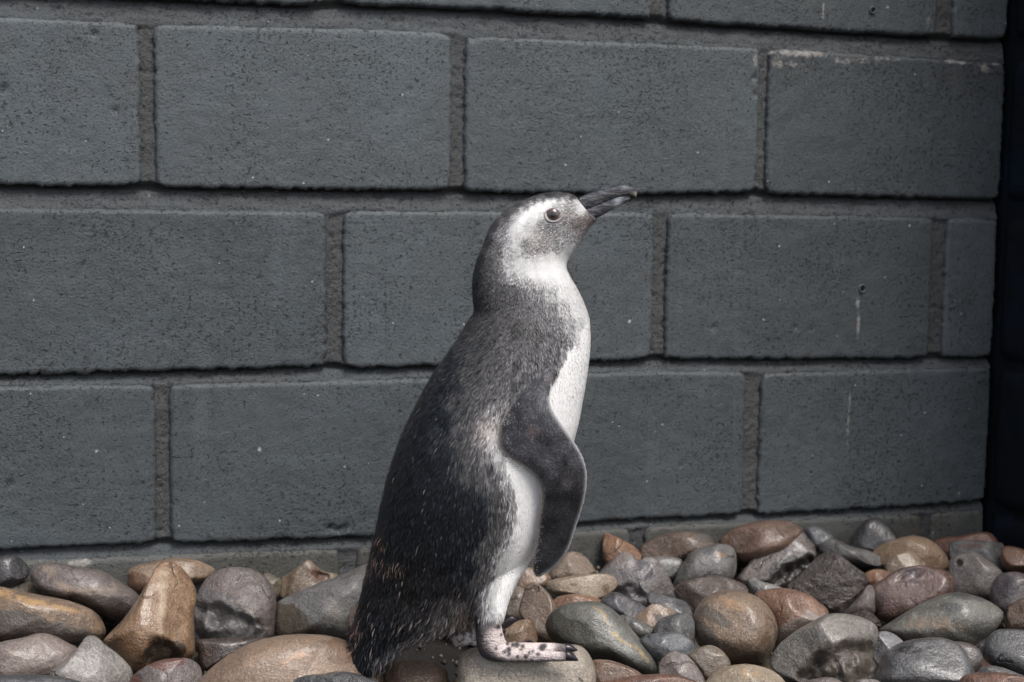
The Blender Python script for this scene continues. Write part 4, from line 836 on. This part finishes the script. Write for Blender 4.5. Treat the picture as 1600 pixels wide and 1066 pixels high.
def body_color(px, py, seed, jitter):
    """albedo of the plumage at side-view points, (n,3)"""
    P = np.stack([px, py, np.zeros_like(px)], 1)
    fl_ = flow2(px, py); fl_ /= np.linalg.norm(fl_, axis=1, keepdims=True)
    al = px*fl_[:, 0]+py*fl_[:, 1]; ac = -px*fl_[:, 1]+py*fl_[:, 0]
    sm = np.clip((py-430)/120, .35, 1)
    wob = fbm(np.stack([al/14., ac/2.4, np.zeros_like(px)], 1), 1.0, 44, 2)*6.5*sm
    t = tone(px+fl_[:, 0]*wob, py+fl_[:, 1]*wob)
    rs = np.random.default_rng(seed)
    if jitter:
        mid = np.exp(-((np.log(t)-math.log(.2))/.85)**2)
        stk = fbm(np.stack([al/18., ac/2.1, np.zeros_like(px)], 1), 1.0, 12, 2)
        body_ = np.clip((py-480)/50, .35, 1)
        t = t*np.exp(stk*(.15+.62*body_)*np.clip((.5-t)/.3, .06, 1))
        t = t*np.exp(rs.normal(0, 1, len(t))*(.08+(.12+.22*(py < 450))*mid)*np.clip((.75-t)/.3, .35, 1)); t = np.clip(t, .005, .88)
    w_ = np.zeros_like(px)
    for (x, y, r, s) in WARM: w_ = np.maximum(w_, s*np.exp(-((px-x)**2+(py-y)**2)/(r*r)))
    c = np.stack([t*1.01, t*1.0, t*.985], 1)
    blk = np.clip((.05-t)/.04, 0, 1)[:, None]; c = c*(1-blk)+np.stack([t*.74, t*.92, t*1.24], 1)*blk
    mid = np.exp(-((np.log(t)-math.log(.12))/.8)**2)[:, None]; c = c*(1-mid*.4)+np.stack([t*1.03, t*.95, t*1.10], 1)*mid*.4
    wc = np.stack([t*1.2+.008, t*.95+.004, t*.84+.002], 1)
    c = c*(1-w_[:, None])+wc*w_[:, None]
    return np.clip(c, 0, .88)
SPOTS = [(779,980,3.2),(795,1015,4),(796,1022,3),(808,1008,4),(817,1010,3),(821.7,1026,3.6),(847,1012,5),(850,1010,4),(827,1020,2.4),(840,1022.5,3),(832,1018,2.2),(808.6,1026.6,3),(801,1008,3.4),(793,1006,3),(788,1019,3),(775,1013,2.5),(783,992,2),(814,1015,2)]
def skin_color(L, px, py):
    P = L*1.0
    n1 = fbm(P, 300, 4, 3); n2 = vnoise(P, 420, 9)
    c = np.tile(np.array([.62, .53, .51]), (len(px), 1))*(1+.18*n1)[:, None]
    bk = np.interp(py, [955, 975, 1000, 1015, 1026, 1040], [752, 756, 760, 768, 782, 800]) + 5*n1
    dk = 1/(1+np.exp((px-bk)/3.2))*(L[:, 1] < .010)
    sole = 1/(1+np.exp(-(py-(1031+n1*1.5))/1.2))*np.where(L[:, 1] < 0, 1, 0)
    dk = np.maximum(dk, sole*.9)
    toeend = 1/(1+np.exp(-(px-(np.where(py < 1019, 868, 878)-3*n1))/3)); dk = np.maximum(dk, toeend*.85)
    inner = 1/(1+np.exp(-(L[:, 1]+.016)/.002))*(L[:, 0] > PP(800, 1000)[0])*(px > 806); dk = np.maximum(dk, inner*.9)
    gap = np.exp(-((L[:, 1]+.0385)/.0016)**2)*(px > 812)*(py < 1030)*.75; dk = np.maximum(dk, gap)  # dark line between the toes, gap shade put into the skin colour
    far = L[:, 1] > .010
    pxo, pyo = project2(to_world(L))
    for (x, y, r) in SPOTS:
        r = r*1.12; d = np.hypot(pxo-x, pyo-y)+n2*.5; dk = np.maximum(dk, np.where(far, 0, .97/(1+np.exp((d-r)/.4))))
    sp = np.where(far, 1/(1+np.exp(-(fbm(P, 380, 77, 2)-.30)/.04)), 0); dk = np.where(far, np.maximum(sp*.85, 1/(1+np.exp(-(px-790)/3))*.9), dk)
    c = np.where(far[:, None], c*np.array([1.2, 1.3, 1.34]), c)  # far foot's skin brightened in colour against the shade under the tail
    return c*(1-dk[:, None]) + np.array([.045, .038, .042])*dk[:, None]
def flip_color(px, py, seed, jitter):
    P = np.stack([px, py, np.zeros_like(px)], 1); d = d_outline(px, py)
    t = np.interp(py, [570, 620, 660, 700, 745, 775, 830, 900], [.12, .085, .075, .085, .055, .022, .026, .024])  # dark slate tone; paler bend has its glossy sheen put into the colour
    t = t*(1+.45*fbm(P, 1/18., 5, 3))*.8; t = np.clip(t, .01, .3)
    rs = np.random.default_rng(seed)
    rear = (px < np.interp(py, [600, 700, 760, 830, 900], [815, 815, 850, 850, 845]))
    if jitter:
        t = t*np.exp(rs.normal(0, .38, len(t)))
        sp = (rs.random(len(t)) < .30*np.exp(-d/5.0))&rear&(py > 625); t = np.where(sp, .22, t)
    c = np.stack([t*.97, t*.98, t*1.10], 1)
    edge = np.exp(-(d/np.where(rear, 3.0, 3.6))**2)*np.where((py > 618), 1, 0)*np.where(rear, .8, .8)
    warmp = .6*(.22*np.exp(-((px-887)**2+(py-748)**2)/60.)+.4*np.exp(-((px-832)**2+(py-671)**2)/90.)+.55*np.exp(-((px-866)**2+(py-590)**2)/80.))
    c = c*(1-warmp[:, None]) + np.array([.20, .12, .10])*warmp[:, None]
    ec = np.where(rear[:, None], np.array([.46, .38, .32]), np.array([.50, .49, .50]))
    return c*(1-edge[:, None]) + ec*edge[:, None]
def classify(L, px, py):
    """0 plumage, 1 flipper, 2 skin"""
    k = np.zeros(len(L), int)
    cand = np.where(in_poly(px, py, [tuple(p) for p in (FLC-FLC.mean(0))*1.03+FLC.mean(0)]) | ((L[:, 1] > .04) & (px > 750) & (py > 580) & (py < 920)))[0]
    for i in cand:
        b = bv_flip[0 if L[i, 1] < 0 else 1]
        v = Vector(L[i]); df = b.find_nearest(v)[3]; db = bv_body.find_nearest(v)[3]
        if df is not None and df < .0030 and (db > df+.0008): k[i] = 1
    hem = np.interp(px, [700, 741, 765, 790, 830], [985, 963, 966, 958, 958])
    near = (L[:, 1] < .004) & (px > 736) & (py > hem)
    far = (L[:, 1] >= .004) & (py > np.interp(px, [690, 705, 735, 760], [985, 982, 968, 958])) & (px > 697)
    k[near | far] = 2
    return k
pxv, pyv = to_px(BV); pxo_, pyo_ = project2(to_world(BV))
cls = classify(BV, pxv, np.where(BV[:, 1] > 0, pyo_, pyv))
def color_all(L, px, py, k, seed, jitter):
    c = body_color(px, py, seed, jitter)
    f = k == 1; c[f] = flip_color(px[f], py[f], seed+1, jitter)
    s = k == 2
    if s.any():
        xo, yo = project2(to_world(L[s])); c[s] = skin_color(L[s], xo, yo)
    return c
bcol = color_all(BV, pxv, pyv, cls, 3, False)

def plume_mat(name, rough=.55, sheen=.1, bumps=True):
    m = NT(name); c = m.attr("tint", "Color"); m.l(c, m.b.inputs["Base Color"]); m.b.inputs["Roughness"].default_value = rough
    m.b.inputs["Sheen Weight"].default_value = sheen; m.b.inputs["Sheen Roughness"].default_value = .5; m.b.inputs["Specular IOR Level"].default_value = .2
    if bumps:
        O = m.obj(); a = m.noise(O, 420, 3, .7); v = m.n("ShaderNodeTexVoronoi"); m.l(O, v.inputs[0]); v.inputs["Scale"].default_value = 460
        wr = m.noise(m.mapping(O, (120, 120, 420)), 1.0, 3, .6)
        m.l(m.bump(m.math('ADD', m.math('ADD', a, wr), m.math('MULTIPLY', v.outputs[0], .9)), .7, .0014), m.b.inputs["Normal"])
    return m.m
M_BODY = plume_mat("plumage and skin", .5, .05); M_FEATH = plume_mat("feathers", .55, .06, False)
peng = empty("penguin", ORI, "grey and white young penguin standing in profile on a flat stone, bill raised", "penguin")
peng.matrix_world = Matrix(((RH[0], NH[0], 0, ORI[0]), (RH[1], NH[1], 0, ORI[1]), (RH[2], NH[2], 1, ORI[2]), (0, 0, 0, 1)))
mb.name = "body"; mb.materials.clear(); mb.materials.append(M_BODY)
a = mb.color_attributes.new("tint", 'FLOAT_COLOR', 'POINT'); cc = np.ones((nV, 4), np.float32); cc[:, :3] = bcol; a.data.foreach_set("color", cc.ravel())
mb.polygons.foreach_set("use_smooth", np.ones(len(mb.polygons), dtype=bool))
body = link("body", mb, peng)

# ---- feathers: tens of thousands of small blades lying along the feather tracts
FFLOW = np.array([(865,580,-.4,1),(835,620,-.2,1),(825,660,.1,1),(850,700,.8,1),(880,730,.5,1),(890,770,0,1),(870,830,-.2,1),(850,880,-.4,1)], float)
def plumage():
    rs = np.random.default_rng(21)
    A, B, C = BV[BT[:, 0]], BV[BT[:, 1]], BV[BT[:, 2]]; ar = np.linalg.norm(np.cross(B-A, C-A), axis=1)/2
    cen = (A+B+C)/3; cpx, cpy = to_px(cen)
    kc = cls[BT[:, 0]]
    dens = np.ones(nT)
    head = cpy < 440
    dens[head] = 3.0; dens[(kc == 1)] = 1.6; dens[kc == 2] = 0
    dens[(cen[:, 1] > .02)] *= .35
    # keep the eye and the inside of the bill base clear
    dens[np.hypot(cpx-864, cpy-336) < 14.0] = 0
    dens[(cpx > 905) & (cpy < 330)] = 0
    p = ar*dens; p /= p.sum(); N = 210000
    t = rs.choice(nT, N, p=p); u, v = rs.random(N), rs.random(N); s = u+v > 1; u[s], v[s] = 1-u[s], 1-v[s]
    L = A[t]+(B-A)[t]*u[:, None]+(C-A)[t]*v[:, None]
    nn = BN[BT[t, 0]]*(1-u-v)[:, None]+BN[BT[t, 1]]*u[:, None]+BN[BT[t, 2]]*v[:, None]; nn /= np.linalg.norm(nn, axis=1, keepdims=True)
    px, py = to_px(L); k = cls[BT[t, 0]]
    fl = flow2(px, py)
    d = np.stack([fl[:, 0], np.zeros(N), -fl[:, 1]], 1)
    f = k == 1
    if f.any():
        g = np.empty((f.sum(), 2)); X, Y = px[f], py[f]
        d2 = (X[:, None]-FFLOW[None, :, 0])**2+(Y[:, None]-FFLOW[None, :, 1])**2; wt = 1/(d2+60)**2
        g[:, 0] = (wt*FFLOW[:, 2]).sum(1)/wt.sum(1); g[:, 1] = (wt*FFLOW[:, 3]).sum(1)/wt.sum(1)
        d[f] = np.stack([g[:, 0], np.zeros(f.sum()), -g[:, 1]], 1)
    d += rs.normal(0, .13, (N, 3)); d -= nn*(d*nn).sum(1, keepdims=True); d /= np.maximum(np.linalg.norm(d, axis=1, keepdims=True), 1e-6)
    sdv = np.cross(nn, d)
    PXM = S_PX
    ln = np.interp(py, [300, 400, 460, 540, 620, 750, 900, 960, 1040], [4.5, 6, 7, 10, 14, 18, 19, 22, 24])
    white = body_color(px, py, 3, False)[:, 0] > .45
    ln = np.where(white & (py > 500), ln*.75, ln)
    ln = np.where(f, 4.5, ln); ln = ln*rs.uniform(.6, 1.25, N)*PXM
    wd = np.interp(py, [300, 440, 540, 700, 1000], [.6, .75, .95, 1.15, 1.2])*rs.uniform(.7, 1.2, N)*PXM; wd = np.where(f, 1.0*PXM, wd)
    lift = np.interp(py, [300, 450, 520, 700, 950, 1040], [.6, 1.0, 1.4, 1.3, 2.0, 3.6])*rs.uniform(.2, 1.7, N)*PXM; lift = np.where(f, .35*PXM, lift)
    lift = np.where(white, lift*.4, lift); lift = np.where((rs.random(N) < .07) & ~white, lift*2.6, lift)
    edge = (py > 955) & (k == 0); lift = np.where(edge, lift*1.3, lift)
    rim = np.clip(1-np.exp(-d_outline(px, py)/3.5), .25, 1); lift = np.where(f, lift*rim, lift); ln = np.where(f, ln*rim, ln)
    b0 = L - nn*(.25*PXM) ; mid = L + d*(ln*.55)[:, None] + nn*(lift*.75)[:, None]; tip = L + d*ln[:, None] + nn*(lift*.8)[:, None]
    V = np.stack([b0, mid-sdv*wd[:, None], mid+sdv*wd[:, None], tip], 1).reshape(-1, 3)
    i = np.arange(N)*4; F = np.stack([np.stack([i, i+1, i+2], 1), np.stack([i+1, i+3, i+2], 1)], 1).reshape(-1, 3)
    c = color_all(L, px, py, k, 40, True)
    # pale worn streaks on the black back
    dark = (k == 0) & (c[:, 0] < .05) & (py > 520) & (py < 1045)
    st = fbm(np.stack([px, py*.22, np.zeros(N)], 1), 1/5.0, 66, 2)
    zone = np.interp(px, [560, 620, 700, 760], [1, .8, .8, .3])
    hit = dark & (rs.random(N) < .006 + .13*np.clip(st-.3, 0, 1)*zone + .03*(py > 940))
    c[hit] = np.array([.14, .115, .11])*rs.uniform(.4, 1.25, hit.sum())[:, None]
    dk2 = dark & ~hit & (rs.random(N) < .25); c[dk2] *= 1.9
    br = np.zeros(N)
    for (x, y, rx, ry) in ((598, 842, 7, 14), (586, 868, 5, 12), (578, 886, 6, 12), (612, 880, 16, 10), (562, 975, 6, 16), (556, 1000, 5, 12)):
        br = np.maximum(br, np.exp(-((px-x)/rx)**2-((py-y)/ry)**2))
    h2 = (k == 0) & (rs.random(N) < br*.4); c[h2] = np.array([.20, .13, .11])*rs.uniform(.5, 1.3, h2.sum())[:, None]
    # specks on the white belly
    wb = (k == 0) & (c[:, 0] > .7) & (rs.random(N) < .0012); c[wb] = .25
    cols = np.repeat(c, 4, axis=0); root = np.tile(np.array([.86, 1, 1, 1.06]), N)[:, None]
    me = make_mesh("plumage", V, F, M_FEATH, smooth=False, cols=np.clip(cols*root, 0, .9))
    o = link("plumage", me, peng); o["kind"] = "stuff"
plumage()

# ---- bill
def bill_mat(name, dark=(.030, .030, .036), light=(.15, .155, .18), band=None):
    m = NT(name); O = m.obj(); st = m.noise(m.mapping(O, (55, 200, 260)), 1.6, 5, .7, .4)
    col = m.mix(m.ramp(st, .46, .68, 0, .9), dark, light)
    b = m.attr("band"); col = m.mix(m.math('MULTIPLY', b, .85), col, (.34, .38, .42))
    t = m.attr("tip"); col = m.mix(m.math('MULTIPLY', t, .75), col, (.32, .27, .21))
    m.l(col, m.b.inputs["Base Color"]); m.b.inputs["Roughness"].default_value = .36
    m.l(m.bump(st, 1.0, .0025), m.b.inputs["Normal"]); return m.m
M_BILL = bill_mat("bill horn")
UP = [(904, 309, 901, 333, 9), (908, 307.0, 905, 334, 11.5), (917, 303.5, 914, 330.5, 11.5), (927, 299.5, 923, 327, 10.5), (937, 296, 934, 323, 9.5), (947, 293, 945, 318, 8.5), (958, 290.5, 956, 313, 8), (968, 289.8, 967, 309.5, 7.5), (978, 290.2, 978, 306.5, 6.8), (985, 292.3, 986, 306, 5.4), (991, 296, 991.5, 307, 3.2), (995.5, 301, 993.5, 309, 1.2)]
LO = [(900, 330, 912, 345, 8), (903, 328, 925, 344, 10), (912, 325, 932, 341, 9.5), (923, 321, 941, 336.5, 8.6), (934, 317, 951, 330.8, 7.6), (946, 312, 961, 325.4, 6.6), (956, 308, 969, 321.4, 5.6), (967, 305, 977, 317, 4.6), (974, 303.5, 981.5, 313.4, 3.2), (979, 303.5, 985.5, 310, 1.8)]
V, F = loft(UP, 24, 4); px_, py_ = to_px(V)
link("upper_bill", make_mesh("upper_bill", V, F, M_BILL, attrs={"band": .45*np.exp(-((px_-978)/7)**2)*np.clip((296-py_)/6+.3, 0, 1), "tip": np.clip((px_-984)/8, 0, 1)*np.clip((py_-298)/6, 0, 1)}), peng)
V, F = loft(LO, 24, 4); px_, py_ = to_px(V)
link("lower_bill", make_mesh("lower_bill", V, F, M_BILL, attrs={"band": np.exp(-((px_-966)/6.5)**2), "tip": np.clip((px_-978)/6, 0, 1)*.3}), peng)
# pale feather margin at the bill base
def tube(pts, r, n=10, closed=False):
    P = np.array(pts, float); m = len(P); V = []; r = np.broadcast_to(r, (m,))
    for i in range(m):
        t = P[(i+1) % m]-P[i-1] if closed else P[min(i+1, m-1)]-P[max(i-1, 0)]; t /= np.linalg.norm(t)+1e-9
        a = np.array([0, 1, 0.0]) if abs(t[1]) < .9 else np.array([1, 0, 0.0]); u = np.cross(t, a); u /= np.linalg.norm(u); v = np.cross(t, u)
        for k in range(n): an = 2*math.pi*k/n; V.append(P[i]+(u*math.cos(an)+v*math.sin(an))*r[i])
    F = []
    for i in range(m if closed else m-1):
        for k in range(n): F.append((i*n+k, i*n+(k+1) % n, ((i+1) % m)*n+(k+1) % n, ((i+1) % m)*n+k))
    if not closed: F += [tuple(range(n-1, -1, -1)), tuple((m-1)*n+k for k in range(n))]
    return np.array(V), F
# ---- eyes
bvb = BVHTree.FromPolygons([Vector(v) for v in BV], [tuple(int(i) for i in t) for t in BT])
def eye_mats():
    m = NT("eye"); O = m.obj(); L_ = m.n("ShaderNodeVectorMath", operation='LENGTH'); m.l(m.mapping(O, (1, 0, 1)), L_.inputs[0])
    r = m.math('DIVIDE', L_.outputs["Value"], S_PX)
    iris = m.mix(m.ramp(r, 4.0, 10.0), (.045, .03, .028), (.10, .065, .06)); col = m.mix(m.ramp(r, 3.6, 4.4), (.003, .003, .004), iris)
    col = m.mix(m.ramp(r, 9.6, 10.6), col, (.01, .008, .008))
    m.l(col, m.b.inputs["Base Color"]); m.b.inputs["Roughness"].default_value = .12; m.b.inputs["Coat Weight"].default_value = 1; m.b.inputs["Coat Roughness"].default_value = .03
    return m.m
M_EYE = eye_mats(); M_RING = simple("eye ring skin", (.36, .33, .34), .5)
A0 = PP(864, 336, -.05); B0 = PP(864, 336, .0); dd = Vector(B0-A0).normalized()
h = bvb.ray_cast(Vector(PP(864, 336, -.06)), dd); EP = np.array(h[0]); EN = np.array(h[1]); EN /= np.linalg.norm(EN); EN = EN*.35+np.array([0, -1, 0])*.65; EN /= np.linalg.norm(EN)
for sgn in (1, -1):
    ep = EP*np.array([1, sgn, 1]); en = EN*np.array([1, sgn, 1])
    R_ = 11.5*S_PX
    V = []; n = 28
    rings = np.linspace(0, math.pi, 18)[1:-1]
    for f in rings:
        for k in range(n): a = 2*math.pi*k/n; V.append((math.sin(f)*math.cos(a)*R_, -math.cos(f)*R_*.62, math.sin(f)*math.sin(a)*R_))
    V += [(0, -R_*.62, 0), (0, R_*.62, 0)]; F = [tuple(x) for x in grid_faces(n, len(rings), True).tolist()]; t0 = n*len(rings)
    F += [((k+1) % n, k, t0) for k in range(n)] + [((len(rings)-1)*n+k, (len(rings)-1)*n+(k+1) % n, t0+1) for k in range(n)]
    e = link("eye", make_mesh("eye", V, F, M_EYE), peng, ep - en*R_*.34)
    e.rotation_euler = Vector((0, -1, 0)).rotation_difference(Vector(en)).to_euler()
    # lid ring, slightly almond shaped
    u = np.cross(en, [0, 0, 1.0]); u /= np.linalg.norm(u); v = np.cross(u, en)
    if u[0] < 0: u = -u
    if v[2] < 0: v = -v
    pts = []
    for k in range(40):
        a = 2*math.pi*k/40; rx = 12.6 + (1.6 if math.cos(a) > .9 else 0); ry = 10.8
        q = ep+u*math.cos(a)*rx*S_PX+v*math.sin(a)*ry*S_PX
        hh = bvb.find_nearest(Vector(q)); q = np.array(hh[0])+en*.0004
        pts.append(q)
    pts = np.array(pts); 
    for _ in range(3): pts = (np.roll(pts, 1, 0)+2*pts+np.roll(pts, -1, 0))/4
    V, F = tube(pts, 1.15*S_PX, 10, True); link("eyelid", make_mesh("eyelid", V, F, M_RING), peng)
# ---- claws
M_CLAW = simple("claw horn", (.022, .018, .022), .28)
def claw(secs):
    V, F = loft(secs, 14, 4); link("claw", make_mesh("claw", V, F, M_CLAW), peng)
claw([(884, 1016.5, 884, 1033, 7.5, -.0495), (889, 1017.5, 890, 1033, 7, -.050), (895, 1021.5, 896, 1033, 5, -.0505), (900, 1026, 900.5, 1033, 3, -.051), (903.5, 1031, 903.5, 1033, .8, -.0515)])
claw([(884, 1005.5, 884, 1020, 7.5, -.026), (890, 1006.5, 890, 1019.5, 6.5, -.0262), (895.5, 1009.5, 896, 1018.5, 4.8, -.0265), (900, 1013, 900.5, 1017.5, 2.6, -.0268), (902.5, 1015.8, 902.5, 1017, .8, -.027)])
claw([(822, 1001, 822, 1013, 6, .001), (828, 1000.5, 829, 1011, 5, .005), (833, 1002.5, 834, 1009, 3, .009), (837, 1006, 837, 1008, .8, .012)])
claw([(780, 966, 784, 986, 8, .036), (792, 961.5, 795, 980, 7.2, .037), (802, 962, 803, 974, 5.5, .0375), (808.5, 966, 808.5, 970, 1.8, .038)])
claw([(772, 979, 774, 999, 6, .019), (782, 979, 783, 994, 5, .017), (790, 984, 790, 989, 1.5, .016)])
